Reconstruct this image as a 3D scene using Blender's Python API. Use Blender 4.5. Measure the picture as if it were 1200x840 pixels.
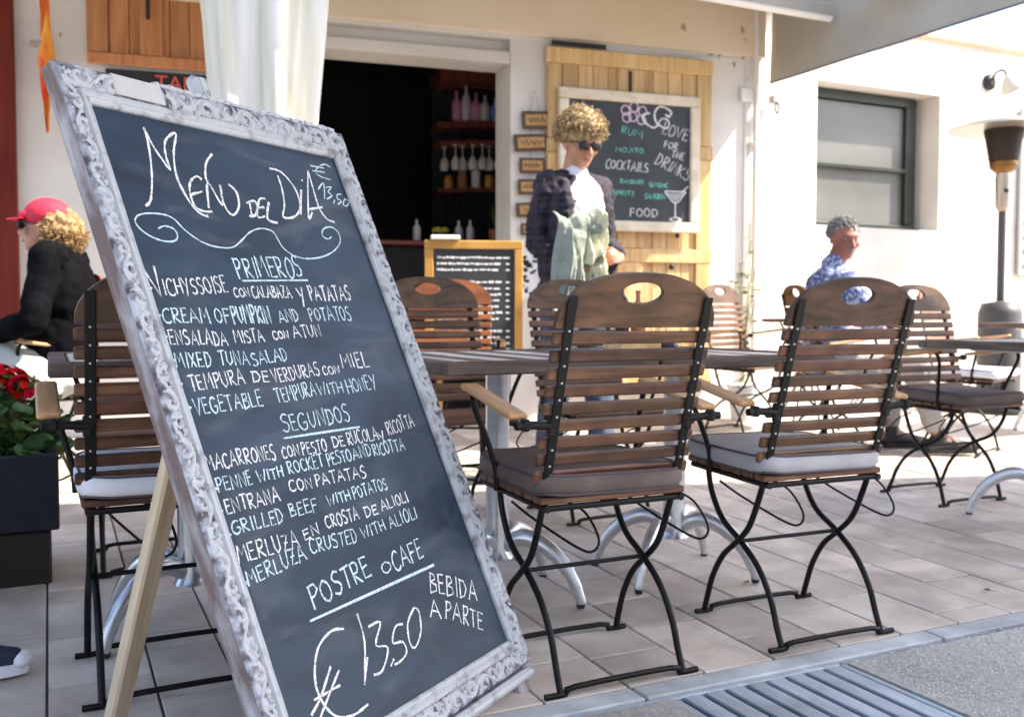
import bpy, math, random
from mathutils import Vector, Matrix
random.seed(7)
PI = math.pi
sc = bpy.context.scene
for o in list(bpy.data.objects): bpy.data.objects.remove(o)
C = sc.collection

# ------------------------------------------------------------------ camera, sky, sun, exposure
YAW, PITCH = math.radians(25.5), math.atan(52/1138)
cam = bpy.data.cameras.new('camera'); camo = bpy.data.objects.new('camera', cam); C.objects.link(camo)
camo.location = (0, 0, .9); camo.rotation_euler = (PI/2-PITCH, 0, -YAW)
cam.sensor_width = 36; cam.lens = 36*1138/1200; cam.clip_start = .05; cam.clip_end = 2000
cam.dof.use_dof = True; cam.dof.focus_distance = 2.1; cam.dof.aperture_fstop = 4.5
sc.camera = camo
SUN_EL = math.radians(48); SX, SY = .85, -.527          # direction towards the sun (to the right, behind the camera)
w = bpy.data.worlds.new('World'); sc.world = w; w.use_nodes = True
nt = w.node_tree; sky = nt.nodes.new('ShaderNodeTexSky'); sky.sky_type = 'NISHITA'; sky.sun_disc = False
sky.sun_elevation = SUN_EL; sky.sun_rotation = math.atan2(SX, SY); sky.air_density = 1.0; sky.dust_density = 2.0; sky.ozone_density = 1
nt.links.new(sky.outputs[0], nt.nodes['Background'].inputs[0]); nt.nodes['Background'].inputs[1].default_value = .15
sl = bpy.data.lights.new('sun', 'SUN'); sl.energy = 3.3; sl.angle = math.radians(.5); sl.color = (1, .91, .77)
so = bpy.data.objects.new('sun', sl); C.objects.link(so); so.location = (6, -8, 12)
so.rotation_euler = Vector((SX*math.cos(SUN_EL), SY*math.cos(SUN_EL), math.sin(SUN_EL))).to_track_quat('Z', 'Y').to_euler()
sc.view_settings.view_transform = 'Standard'; sc.view_settings.look = 'None'
sc.view_settings.gamma = 1; sc.view_settings.exposure = 2.0

# ------------------------------------------------------------------ mesh helpers
class MB:
    def __init__(s): s.v = []; s.f = []; s.sm = []; s.mi = []
    def add(s, vs, fs, smooth=False, mi=0):
        n = len(s.v); s.v += [tuple(v) for v in vs]
        for f in fs: s.f.append([i+n for i in f]); s.sm.append(smooth); s.mi.append(mi)
        return s
    def box(s, c, d, c2=.0, R=None, mi=0):
        """chamfered box: centre c, full size d, chamfer c2"""
        hx, hy, hz = d[0]/2, d[1]/2, d[2]/2; c = Vector(c)
        k = min(c2, hx*.9, hy*.9, hz*.9); vs = []; idx = {}
        sg = [(x, y, z) for x in (-1, 1) for y in (-1, 1) for z in (-1, 1)]
        if k <= 0:
            vs = [(x*hx, y*hy, z*hz) for x, y, z in sg]
            fs = [(0,1,3,2),(4,6,7,5),(0,4,5,1),(2,3,7,6),(0,2,6,4),(1,5,7,3)]
        else:
            for g in sg:
                for a in range(3):
                    p = [g[0]*(hx-k), g[1]*(hy-k), g[2]*(hz-k)]; p[a] = g[a]*(hx, hy, hz)[a]
                    idx[(g, a)] = len(vs); vs.append(tuple(p))
            fs = []
            for a in range(3):
                b, e = (a+1) % 3, (a+2) % 3
                for q in (-1, 1):
                    r = []
                    for (m, n) in ((-1,-1),(1,-1),(1,1),(-1,1)):
                        g = [0,0,0]; g[a] = q; g[b] = m; g[e] = n; r.append(idx[(tuple(g), a)])
                    fs.append(r if q > 0 else r[::-1])
                for m in (-1, 1):
                    for n in (-1, 1):
                        g0 = [0,0,0]; g0[a] = -1; g0[b] = m; g0[e] = n; g1 = list(g0); g1[a] = 1
                        g0, g1 = tuple(g0), tuple(g1)
                        r = [idx[(g0, b)], idx[(g1, b)], idx[(g1, e)], idx[(g0, e)]]
                        fs.append(r if m*n < 0 else r[::-1])
            for g in sg:
                r = [idx[(g, 0)], idx[(g, 1)], idx[(g, 2)]]
                fs.append(r if g[0]*g[1]*g[2] > 0 else r[::-1])
        if R is not None: vs = [R @ Vector(v) for v in vs]
        s.add([Vector(v)+c for v in vs], fs, False, mi); return s
    def tube(s, pts, r, n=8, closed=False, flat=1.0, mi=0, cap=True):
        pts = [Vector(p) for p in pts]; m = len(pts); rr = r if isinstance(r, (list, tuple)) else [r]*m
        vs = []; up = None
        for i, p in enumerate(pts):
            a = pts[i-1] if (i > 0 or closed) else p; b = pts[(i+1) % m] if (i < m-1 or closed) else p
            t = (b-a).normalized()
            if up is None: up = Vector((0,0,1)) if abs(t.z) < .9 else Vector((1,0,0))
            x = up.cross(t)
            if x.length < 1e-4: x = Vector((0,1,0)).cross(t)
            x.normalize(); y = t.cross(x); up = y
            for k in range(n):
                an = 2*PI*k/n; vs.append(p + (x*math.cos(an)*flat + y*math.sin(an))*rr[i])
        fs = []
        for i in range(m if closed else m-1):
            j = (i+1) % m
            for k in range(n): fs.append((i*n+k, i*n+(k+1) % n, j*n+(k+1) % n, j*n+k))
        s.add(vs, fs, True, mi)
        if cap and not closed:
            s.add(vs[:n], [tuple(range(n))[::-1]], False, mi); s.add(vs[-n:], [tuple(range(n))], False, mi)
        return s
    def lathe(s, prof, c=(0,0,0), n=20, mi=0, R=None, smooth=True):
        vs = []
        for (r, z) in prof:
            for k in range(n):
                v = Vector((r*math.cos(2*PI*k/n), r*math.sin(2*PI*k/n), z))
                if R is not None: v = R @ v
                vs.append(v+Vector(c))
        fs = [(i*n+k, i*n+(k+1) % n, (i+1)*n+(k+1) % n, (i+1)*n+k) for i in range(len(prof)-1) for k in range(n)]
        s.add(vs, fs, smooth, mi)
        s.add(vs[:n], [tuple(range(n))[::-1]], False, mi); s.add(vs[-n:], [tuple(range(n))], False, mi)
        return s
    def ball(s, c, r, n=10, m=7, R=None, mi=0):
        rx, ry, rz = (r, r, r) if not isinstance(r, (tuple, list)) else r
        vs = []; c = Vector(c)
        def tr(v):
            v = Vector(v); return (R @ v if R is not None else v)+c
        vs.append(tr((0,0,-rz)))
        for i in range(1, m):
            a = -PI/2+PI*i/m
            for k in range(n): vs.append(tr((rx*math.cos(a)*math.cos(2*PI*k/n), ry*math.cos(a)*math.sin(2*PI*k/n), rz*math.sin(a))))
        vs.append(tr((0,0,rz))); fs = []
        for k in range(n): fs.append((0, 1+(k+1) % n, 1+k))
        for i in range(m-2):
            for k in range(n): fs.append((1+i*n+k, 1+i*n+(k+1) % n, 1+(i+1)*n+(k+1) % n, 1+(i+1)*n+k))
        L = len(vs)-1
        for k in range(n): fs.append((L, 1+(m-2)*n+k, 1+(m-2)*n+(k+1) % n))
        s.add(vs, fs, True, mi); return s
    def caps(s, a, b, ra, rb, n=10):
        a, b = Vector(a), Vector(b); s.ball(a, ra, n, 6); s.ball(b, rb, n, 6)
        s.tube([a, b], [ra, rb], n); return s
    def mesh(s, name):
        me = bpy.data.meshes.new(name); me.from_pydata(s.v, [], s.f)
        me.polygons.foreach_set('use_smooth', s.sm); me.polygons.foreach_set('material_index', s.mi); me.update(); return me
def obj(name, mb, mat, parent=None, loc=None, rot=None):
    me = mb if isinstance(mb, bpy.types.Mesh) else mb.mesh(name)
    if mat is not None and not me.materials:
        for m in (mat if isinstance(mat, (list, tuple)) else [mat]): me.materials.append(m)
    o = bpy.data.objects.new(name, me); C.objects.link(o)
    if parent is not None: o.parent = parent
    if loc is not None: o.location = loc
    if rot is not None: o.rotation_euler = rot
    return o
def tag(o, label=None, cat=None, group=None, kind=None):
    if label: o['label'] = label
    if cat: o['category'] = cat
    if group: o['group'] = group
    if kind: o['kind'] = kind
    return o
def thing(name, label, cat, loc=(0,0,0), rz=0, group=None):
    o = bpy.data.objects.new(name, None); C.objects.link(o); o.empty_display_size = .1
    o.location = loc; o.rotation_euler = (0,0,rz); return tag(o, label, cat, group)
def copy_tree(o, parent=None):
    c = o.copy(); C.objects.link(c)
    if parent is not None: c.parent = parent
    for ch in list(o.children): copy_tree(ch, c)
    return c
def cr(pts, n=5, closed=False):
    """Catmull-Rom smoothing"""
    P = [Vector(p) for p in pts]; out = []; m = len(P)
    rng = range(m) if closed else range(m-1)
    for i in rng:
        p0 = P[i-1] if (i > 0 or closed) else P[0]; p1 = P[i]; p2 = P[(i+1) % m]; p3 = P[(i+2) % m] if (i+2 < m or closed) else P[-1]
        for k in range(n):
            t = k/n; out.append(.5*((2*p1)+(p2-p0)*t+(2*p0-5*p1+4*p2-p3)*t*t+(3*p1-p0-3*p2+p3)*t**3))
    if not closed: out.append(P[-1])
    return out
def gz(y): return .03*(y-1.9) if y > 1.9 else 0.0         # the terrace rises gently towards the building

# ------------------------------------------------------------------ materials
def mat(name, col, rough=.6, metal=0, spec=.5, col2=None, scale=(8,8,8), detail=4, bump=0, bscale=60, rnd=0, mixpos=(.35,.65),
        island=0, emit=None, trans=0, coat=0, bdist=.002, hsv_rand=True, dist=0):
    m = bpy.data.materials.new(name); m.use_nodes = True; t = m.node_tree; N = t.nodes; Lk = t.links
    b = N['Principled BSDF']; b.inputs['Roughness'].default_value = rough; b.inputs['Metallic'].default_value = metal
    b.inputs['Specular IOR Level'].default_value = spec; b.inputs['Coat Weight'].default_value = coat
    if trans: b.inputs['Transmission Weight'].default_value = trans
    tc = N.new('ShaderNodeTexCoord'); oi = N.new('ShaderNodeObjectInfo')
    mp = N.new('ShaderNodeMapping'); mp.inputs['Scale'].default_value = scale; Lk.new(tc.outputs['Object'], mp.inputs[0])
    out = None
    if col2 is not None:
        ns = N.new('ShaderNodeTexNoise'); ns.noise_dimensions = '4D'; ns.inputs['Scale'].default_value = 1; ns.inputs['Detail'].default_value = detail
        ns.inputs['Distortion'].default_value = dist
        ml = N.new('ShaderNodeMath'); ml.operation = 'MULTIPLY'; ml.inputs[1].default_value = 37; Lk.new(oi.outputs['Random'], ml.inputs[0])
        Lk.new(ml.outputs[0], ns.inputs['W']); Lk.new(mp.outputs[0], ns.inputs['Vector'])
        cr_ = N.new('ShaderNodeValToRGB'); cr_.color_ramp.elements[0].position = mixpos[0]; cr_.color_ramp.elements[1].position = mixpos[1]
        cr_.color_ramp.elements[0].color = (*col, 1); cr_.color_ramp.elements[1].color = (*col2, 1)
        Lk.new(ns.outputs['Fac'], cr_.inputs[0]); out = cr_.outputs[0]
    if rnd or island:
        hs = N.new('ShaderNodeHueSaturation')
        if out: Lk.new(out, hs.inputs['Color'])
        else: hs.inputs['Color'].default_value = (*col, 1)
        src = oi.outputs['Random']
        if island:
            ge = N.new('ShaderNodeNewGeometry'); ad = N.new('ShaderNodeMath'); ad.operation = 'ADD'
            Lk.new(ge.outputs['Random Per Island'], ad.inputs[0]); Lk.new(oi.outputs['Random'], ad.inputs[1])
            fr = N.new('ShaderNodeMath'); fr.operation = 'FRACT'; Lk.new(ad.outputs[0], fr.inputs[0]); src = fr.outputs[0]
        a = rnd or island
        mr = N.new('ShaderNodeMapRange'); mr.inputs[3].default_value = 1-a; mr.inputs[4].default_value = 1+a; Lk.new(src, mr.inputs[0]); Lk.new(mr.outputs[0], hs.inputs['Value'])
        m2 = N.new('ShaderNodeMath'); m2.operation = 'MULTIPLY'; m2.inputs[1].default_value = 7.13; Lk.new(src, m2.inputs[0])
        f2 = N.new('ShaderNodeMath'); f2.operation = 'FRACT'; Lk.new(m2.outputs[0], f2.inputs[0])
        m3 = N.new('ShaderNodeMapRange'); m3.inputs[3].default_value = .5-.006*(a/.2); m3.inputs[4].default_value = .5+.006*(a/.2); Lk.new(f2.outputs[0], m3.inputs[0]); Lk.new(m3.outputs[0], hs.inputs['Hue'])
        out = hs.outputs[0]
    if out: Lk.new(out, b.inputs['Base Color'])
    else: b.inputs['Base Color'].default_value = (*col, 1)
    if bump:
        nb = N.new('ShaderNodeTexNoise'); nb.inputs['Scale'].default_value = bscale; nb.inputs['Detail'].default_value = 6
        bp = N.new('ShaderNodeBump'); bp.inputs['Strength'].default_value = bump; bp.inputs['Distance'].default_value = bdist
        if col2 is not None and scale[0] != scale[1]: Lk.new(mp.outputs[0], nb.inputs['Vector']); nb.inputs['Scale'].default_value = 1.5
        else: Lk.new(tc.outputs['Object'], nb.inputs['Vector'])
        Lk.new(nb.outputs['Fac'], bp.inputs['Height']); Lk.new(bp.outputs[0], b.inputs['Normal'])
    if emit: b.inputs['Emission Color'].default_value = (*emit[:3], 1); b.inputs['Emission Strength'].default_value = emit[3]
    return m
M = {}
M['slat'] = mat('dark_stained_wood', (.05,.021,.011), .42, spec=.35, col2=(.17,.078,.04), scale=(4,60,60), bump=.25, rnd=.3, mixpos=(.3,.75))
M['slat_orange'] = mat('orange_stained_wood', (.13,.042,.015), .4, col2=(.34,.12,.04), scale=(4,60,60), bump=.25, rnd=.2)
M['arm'] = mat('pale_arm_wood', (.45,.23,.09), .5, col2=(.62,.36,.17), scale=(50,5,50), bump=.2)
M['topboard'] = mat('brown_board_wood', (.036,.018,.009), .42, spec=.35, col2=(.105,.052,.026), scale=(5,40,18), bump=.15, rnd=.25, dist=1.5)
M['topboard_orange'] = mat('orange_board_wood', (.17,.05,.016), .4, col2=(.34,.11,.035), scale=(5,40,18), bump=.15)
M['iron'] = mat('black_iron', (.0025,.0025,.003), .5, 0, .25, col2=(.007,.006,.006), scale=(20,20,20), bump=.15, bscale=200)
M['rivet'] = mat('rivet_steel', (.55,.52,.48), .35, .9)
M['cush_brown'] = mat('brown_cushion_cloth', (.105,.075,.066), .85, col2=(.16,.118,.105), scale=(9,9,9), bump=.5, bscale=500)
M['cush_blue'] = mat('grey_cushion_cloth', (.37,.355,.375), .85, col2=(.47,.455,.47), scale=(9,9,9), bump=.5, bscale=500)
M['cush_white'] = mat('white_cushion_cloth', (.72,.72,.75), .85, col2=(.8,.8,.82), scale=(9,9,9), bump=.4, bscale=500)
M['piping'] = mat('dark_piping', (.09,.07,.08), .8)
M['alu'] = mat('brushed_aluminium', (.62,.63,.66), .3, .85, col2=(.72,.73,.76), scale=(5,5,40), bump=.05)
M['tabletop'] = mat('weathered_table_slat', (.07,.035,.025), .5, spec=.3, col2=(.24,.13,.09), scale=(40,3,40), bump=.15, rnd=.35)
M['tabledge'] = mat('grey_table_edge', (.085,.062,.052), .75, spec=.25, col2=(.16,.125,.105), scale=(6,6,40), bump=.1)
M['tile'] = mat('terrace_stone', (.42,.35,.295), .6, col2=(.62,.55,.485), scale=(7,7,7), detail=8, bump=.3, bscale=90, island=.2, mixpos=(.3,.72), bdist=.003, dist=.6)
M['joint'] = mat('joint_mortar', (.07,.055,.05), .9, bump=.4, bscale=200)
M['kerb'] = mat('kerb_concrete', (.4,.43,.45), .75, col2=(.53,.56,.58), scale=(12,12,12), bump=.4, bscale=150)
M['grate'] = mat('galvanised_grate', (.33,.39,.46), .5, .2, col2=(.45,.51,.58), scale=(30,6,30), bump=.15, bscale=120, rnd=.06)
M['pit'] = mat('drain_pit', (.015,.015,.02), .9)
M['aggregate'] = mat('washed_concrete', (.34,.335,.32), .85, col2=(.46,.45,.43), scale=(50,50,50), detail=3, bump=.9, bscale=110, bdist=.006)
M['pebble'] = mat('pebbles', (.45,.44,.42), .7, island=.25)
M['wall'] = mat('white_plaster', (.68,.63,.58), .85, col2=(.8,.76,.7), scale=(1.1,1.1,2.2), detail=6, bump=.3, bscale=25, bdist=.004)
M['stucco'] = mat('cream_plaster', (.74,.6,.42), .85, col2=(.8,.67,.5), scale=(1.5,1.5,1.5), bump=.3, bscale=25, bdist=.004)
M['chip'] = mat('bare_plaster_patch', (.34,.24,.14), .9, col2=(.5,.38,.24), scale=(50,50,50))
M['pine'] = mat('pine_planks', (.55,.33,.13), .5, col2=(.72,.49,.24), scale=(25,25,2), bump=.2, rnd=.14, dist=.8)
M['pine_orange'] = mat('varnished_pine', (.42,.15,.045), .4, col2=(.58,.25,.09), scale=(25,25,2), bump=.2, rnd=.12, dist=.8)
M['palewood'] = mat('pale_frame_wood', (.62,.52,.38), .55, col2=(.75,.66,.52), scale=(10,10,10), bump=.15)
M['navy'] = mat('navy_canvas', (.02,.022,.05), .8)
M['eyewhite'] = mat('eye_white', (.3,.28,.27), .4)
M['leg'] = mat('raw_pine_leg', (.5,.37,.23), .6, col2=(.66,.53,.37), scale=(60,60,4), bump=.35, dist=.6, rnd=.02)
M['yellowframe'] = mat('yellow_frame_wood', (.42,.21,.04), .45, col2=(.52,.28,.07), scale=(10,10,10))
M['black'] = mat('black_paint', (.012,.012,.013), .5)
M['slate'] = mat('chalkboard_slate', (.007,.018,.038), .5, spec=.38, col2=(.019,.041,.074), scale=(3,9,3), dist=1.2, detail=8, bump=.06, bscale=220)
M['slate2'] = mat('black_chalkboard', (.02,.025,.027), .55, col2=(.04,.046,.05), scale=(3,3,3))
M['wash'] = mat('whitewashed_carving', (.54,.555,.58), .6, col2=(.09,.085,.10), scale=(75,75,75), detail=6, bump=.4, bscale=130, mixpos=(.56,.70))
M['washbase'] = mat('dark_waxed_ground', (.06,.055,.07), .65, col2=(.42,.44,.5), scale=(40,40,40), detail=7, bump=.6, bscale=150, mixpos=(.40,.62))
M['washrail'] = mat('whitewash_moulding', (.5,.515,.54), .55, col2=(.10,.09,.10), scale=(30,30,30), detail=7, bump=.3, bscale=110, mixpos=(.5,.72))
M['frameside'] = mat('bare_frame_side', (.15,.105,.095), .75, col2=(.42,.4,.42), scale=(35,9,35), detail=7, bump=.4, bscale=90, mixpos=(.4,.66))
M['plainpatch'] = mat('smooth_primer', (.52,.5,.49), .6, col2=(.6,.58,.58), scale=(20,20,20))
def chalk(name, col):
    m = mat(name, col, .95, spec=.1); t = m.node_tree; b = t.nodes['Principled BSDF']
    tc = t.nodes.new('ShaderNodeTexCoord'); n = t.nodes.new('ShaderNodeTexNoise'); n.inputs['Scale'].default_value = 260; n.inputs['Detail'].default_value = 5
    r = t.nodes.new('ShaderNodeMapRange'); r.inputs[1].default_value = .34; r.inputs[2].default_value = .50; r.inputs[3].default_value = .38
    t.links.new(tc.outputs['Object'], n.inputs['Vector']); t.links.new(n.outputs['Fac'], r.inputs[0]); t.links.new(r.outputs[0], b.inputs['Alpha']); return m
def dust(name):
    m = mat(name, (.6,.62,.64), .95, spec=.1); t = m.node_tree; b = t.nodes['Principled BSDF']
    tc = t.nodes.new('ShaderNodeTexCoord'); mp = t.nodes.new('ShaderNodeMapping'); mp.inputs['Scale'].default_value = (2.2,5,1); mp.inputs['Rotation'].default_value = (0,0,.35); n = t.nodes.new('ShaderNodeTexNoise'); n.inputs['Scale'].default_value = 1.6; n.inputs['Detail'].default_value = 9; n.inputs['Distortion'].default_value = 1.8
    r = t.nodes.new('ShaderNodeMapRange'); r.inputs[1].default_value = .5; r.inputs[2].default_value = .78; r.inputs[3].default_value = 0; r.inputs[4].default_value = .11
    t.links.new(tc.outputs['Object'], mp.inputs[0]); t.links.new(mp.outputs[0], n.inputs['Vector']); t.links.new(n.outputs['Fac'], r.inputs[0]); t.links.new(r.outputs[0], b.inputs['Alpha']); return m
M['dust'] = dust('wiped_chalk_dust')
M['chalk_w'] = chalk('white_chalk', (.85,.84,.84)); M['chalk_c'] = chalk('pale_blue_chalk', (.64,.8,.85))
M['chalk_g'] = chalk('green_chalk', (.2,.62,.52)); M['chalk_p'] = chalk('pink_chalk', (.8,.6,.75)); M['chalk_grey'] = chalk('rubbed_chalk', (.42,.44,.44))
M['olive'] = mat('dark_green_frame', (.018,.023,.016), .4)
M['glass'] = mat('grey_window_glass', (.11,.112,.105), .35, spec=.5, col2=(.17,.172,.16), scale=(1,1,2.5))
M['blind'] = mat('pale_blind', (.45,.46,.43), .6)
M['canvas'] = mat('offwhite_canvas', (.36,.32,.26), .9, col2=(.42,.39,.33), scale=(2,2,2), bump=.2, bscale=400)
M['parasol'] = mat('white_parasol_cloth', (.62,.6,.47), .85, col2=(.8,.79,.76), scale=(9,9,.7), bump=.15, bscale=300)
M['whitemetal'] = mat('white_painted_metal', (.78,.77,.74), .4)
M['bluecloth'] = mat('pale_blue_awning', (.42,.58,.78), .8)
M['redwood'] = mat('red_brown_door', (.11,.012,.006), .6, spec=.2, col2=(.17,.022,.012), scale=(20,20,2))
M['flag'] = mat('red_orange_cloth', (.85,.06,.02), .8, col2=(.95,.5,.06), scale=(12,12,5), detail=2)
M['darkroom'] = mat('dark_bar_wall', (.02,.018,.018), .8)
M['dimtrim'] = mat('grey_door_trim', (.32,.32,.34), .5)
M['jar_amber'] = mat('amber_jar', (.7,.33,.08), .25)
M['darktrim'] = mat('dark_grey_trim', (.1,.1,.105), .5)
M['redshelf'] = mat('mahogany_shelf', (.24,.06,.035), .35)
M['tabletop_glare'] = mat('glare_table_slat', (.6,.55,.5), .35, col2=(.78,.74,.69), scale=(40,3,40), bump=.15, rnd=.12)  # pale colour stands in for glare on the tabletop
M['skin'] = mat('tanned_skin', (.4,.165,.1), .5, col2=(.5,.24,.155), scale=(14,14,14))
M['skin2'] = mat('weathered_skin', (.25,.085,.055), .5, col2=(.34,.14,.095), scale=(14,14,14))
M['hair_blond'] = mat('curly_blond_hair', (.13,.07,.025), .6, col2=(.52,.36,.17), scale=(55,55,55), bump=.6, bscale=160, bdist=.006)
M['hair_brown'] = mat('wavy_sandy_hair', (.14,.07,.025), .6, col2=(.42,.26,.1), scale=(45,45,45), bump=.6, bscale=160, bdist=.006)
M['hair_grey'] = mat('short_grey_hair', (.08,.075,.07), .6, col2=(.36,.35,.34), scale=(55,55,55), bump=.6, bscale=200, bdist=.005)
M['white_shirt'] = mat('white_tshirt', (.7,.72,.8), .85, col2=(.78,.79,.85), scale=(8,8,8), bump=.3, bscale=30, bdist=.01)
M['jacket_bundle'] = mat('pale_fleece', (.24,.27,.235), .95, col2=(.36,.39,.33), scale=(7,7,7), bump=.9, bscale=40, bdist=.012)
M['knit_and_lit'] = mat('cream_knit_and_lit_fold', (.68,.66,.48), .9, bump=.5, bscale=60, bdist=.01)  # cream of the knit rib, and painted sunlight on the fleece
M['blackcloth'] = mat('black_polo_cloth', (.003,.003,.004), .9, spec=.05, col2=(.007,.007,.009), scale=(9,9,9), bump=.4, bscale=30, bdist=.01)
M['greycloth'] = mat('grey_hood_cloth', (.1,.095,.105), .9, bump=.4, bscale=40, bdist=.01)
M['redcap'] = mat('red_cap_cloth', (.62,.02,.055), .75, bump=.2, bscale=120)
M['shorts'] = mat('pale_grey_shorts', (.55,.56,.52), .9, bump=.4, bscale=30, bdist=.01)
M['jeans'] = mat('dark_jeans', (.06,.075,.13), .9, col2=(.09,.11,.18), scale=(20,20,20))
M['paleblue'] = mat('pale_blue_denim', (.42,.52,.62), .9)
M['khaki'] = mat('grey_trousers', (.3,.28,.27), .9)
M['shoe_black'] = mat('black_shoe', (.015,.014,.016), .5)
M['rubber'] = mat('white_rubber', (.75,.76,.8), .5)
M['leaf'] = mat('geranium_leaves', (.05,.13,.03), .5, island=.5)
M['leaf2'] = mat('olive_leaves', (.16,.2,.05), .5, island=.4)
M['petal'] = mat('red_petals', (.6,.004,.006), .9, spec=.1, island=.3)
M['planter'] = mat('dark_planter', (.009,.011,.016), .6, spec=.3, col2=(.014,.017,.023), scale=(20,20,20), bump=.15)
M['planter2'] = mat('dark_brown_plinth', (.014,.009,.007), .7)
M['steel'] = mat('heater_steel', (.42,.36,.3), .35, .7)
M['tank'] = mat('grey_tank_housing', (.06,.058,.06), .5, .2)
M['burner'] = mat('burner_mesh', (.028,.018,.012), .6, .4)
M['gold'] = mat('brass_burner', (.2,.1,.035), .4, .8)
M['lampglass'] = mat('white_lamp_glass', (.5,.47,.4), .25)
M['plaque'] = mat('dark_plaque', (.09,.045,.02), .6); M['plaque2'] = mat('tan_plaque', (.5,.3,.12), .6, col2=(.36,.19,.06), scale=(60,60,60))
M['redpaint'] = mat('red_letters', (.75,.1,.08), .6)
M['bottle_pink'] = mat('pink_bottle', (.85,.35,.55), .15, spec=.7); M['bottle_blue'] = mat('blue_bottle', (.2,.3,.8), .15, spec=.7)
M['bottle_clear'] = mat('clear_bottle', (.8,.75,.8), .12, spec=.8); M['bottle_dark'] = mat('dark_bottle', (.02,.02,.03), .15, spec=.7)
M['bottle_green'] = mat('bright_green_bottle', (.1,.62,.25), .2, spec=.7); M['wineglass'] = mat('wine_glass', (.85,.78,.7), .1, spec=.8)
M['terracotta'] = mat('terracotta', (.5,.2,.1), .7); M['yellow'] = mat('yellow_fruit', (.75,.6,.05), .5)
M['paperwhite'] = mat('white_paper', (.75,.75,.75), .8); M['facade'] = mat('pale_facade', (.72,.68,.62), .85)
M['wire'] = mat('dull_green_wire', (.3,.3,.16), .5)
def stain(key, s_, lo, hi, det=5):
    """broad dirt stains in world space, multiplied over the stone colour"""
    t = M[key].node_tree; b = t.nodes['Principled BSDF']; src = b.inputs['Base Color'].links[0].from_socket
    ge = t.nodes.new('ShaderNodeNewGeometry'); n = t.nodes.new('ShaderNodeTexNoise'); n.inputs['Scale'].default_value = s_; n.inputs['Detail'].default_value = det; n.inputs['Distortion'].default_value = .8
    t.links.new(ge.outputs['Position'], n.inputs['Vector']); mr = t.nodes.new('ShaderNodeMapRange'); mr.inputs[1].default_value = .32; mr.inputs[2].default_value = .6; mr.inputs[3].default_value = lo; mr.inputs[4].default_value = hi
    t.links.new(n.outputs['Fac'], mr.inputs[0]); mx = t.nodes.new('ShaderNodeVectorMath'); mx.operation = 'SCALE'; t.links.new(src, mx.inputs[0]); t.links.new(mr.outputs[0], mx.inputs['Scale']); t.links.new(mx.outputs[0], b.inputs['Base Color'])
stain('tile', 2.6, .76, 1.1); stain('kerb', 3.5, .7, 1.05); stain('aggregate', 2.0, .75, 1.1); stain('grate', 5, .72, 1.05); stain('wall', .9, .88, 1.02); stain('tabletop', 6, .6, 1.1); stain('tabletop_glare', 6, .7, 1.1); stain('slat', 9, .7, 1.25); stain('topboard', 7, .75, 1.3)
def plaid(name, c1, c2, c3, sc_=(55,55,55)):
    m = mat(name, c1, .85, bump=.3, bscale=30, bdist=.01); t = m.node_tree; b = t.nodes['Principled BSDF']
    tc = t.nodes.new('ShaderNodeTexCoord'); prev = None
    for axis, col, s_ in (('X', c2, 28), ('Z', c3, 26), ('Z', c2, 61)):
        wv = t.nodes.new('ShaderNodeTexWave'); wv.bands_direction = axis; wv.inputs['Scale'].default_value = s_/6; wv.inputs['Distortion'].default_value = 1.2; wv.inputs['Detail'].default_value = 0
        t.links.new(tc.outputs['Object'], wv.inputs['Vector'])
        mr = t.nodes.new('ShaderNodeMapRange'); mr.inputs[1].default_value = .72; mr.inputs[2].default_value = .9; mr.inputs[4].default_value = .6; t.links.new(wv.outputs['Fac'], mr.inputs[0])
        mx = t.nodes.new('ShaderNodeMix'); mx.data_type = 'RGBA'; t.links.new(mr.outputs[0], mx.inputs[0])
        if prev: t.links.new(prev, mx.inputs[6])
        else: mx.inputs[6].default_value = (*c1, 1)
        mx.inputs[7].default_value = (*col, 1); prev = mx.outputs[2]
    t.links.new(prev, b.inputs['Base Color']); return m
M['plaid'] = plaid('dark_plaid_shirt', (.009,.009,.016), (.05,.03,.045), (.03,.03,.055))
M['floral'] = mat('blue_floral_shirt', (.09,.11,.25), .85, col2=(.38,.42,.56), scale=(48,48,48), detail=1, mixpos=(.48,.54))
M['stripes'] = plaid('striped_canvas', (.6,.6,.66), (.02,.02,.06), (.02,.02,.06))

# ------------------------------------------------------------------ ground
tag(obj('street', MB().add([(-400,-400,-.16),(400,-400,-.16),(400,400,-.16),(-400,400,-.16)], [(0,1,2,3)]), M['aggregate']), kind='structure')
g = MB().box((5.93, .0, -.06), (8.16, 3.72, .12)); g.box((0.3, -.0, -.06), (2.0, 3.72, .12)); g.box((1.575,-.45,-.06), (.55,2.82,.12))
tag(obj('roadway', g, M['aggregate']), kind='structure')
k = MB()
for i in range(12): k.box((-1.2+i*.98, 1.92, -.06), (.974, .07, .124), .004)
tag(obj('kerb', k, M['kerb']), kind='structure')
k = MB()
for i in range(9): k.box((2.3+i*.98, 1.36, -.058), (.974, .13, .122), .004)
tag(obj('gutter_strip', k, M['kerb']), kind='structure')
# washed pebbles set in the concrete
p = MB(); rp = random.Random(3)
for i in range(9000):
    x = 1.87+rp.random()**1.3*3.2; y = rp.uniform(1.44, 1.875); s = rp.uniform(.0018, .0055)
    a = rp.random()*PI; c, q = math.cos(a), math.sin(a); h = s*.5
    vs = [(x+s*c, y+s*q, 0), (x-s*q*.7, y+s*c*.7, 0), (x-s*c, y-s*q, 0), (x+s*q*.7, y-s*c*.7, 0), (x+s*.3*c, y+s*.3*q, h), (x-s*.3*c, y-s*.3*q, h*.9)]
    p.add(vs, [(0,1,4),(1,5,4),(1,2,5),(2,3,5),(3,4,5),(3,0,4)])
tag(obj('pebbles', p, M['pebble']), kind='stuff')
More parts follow.
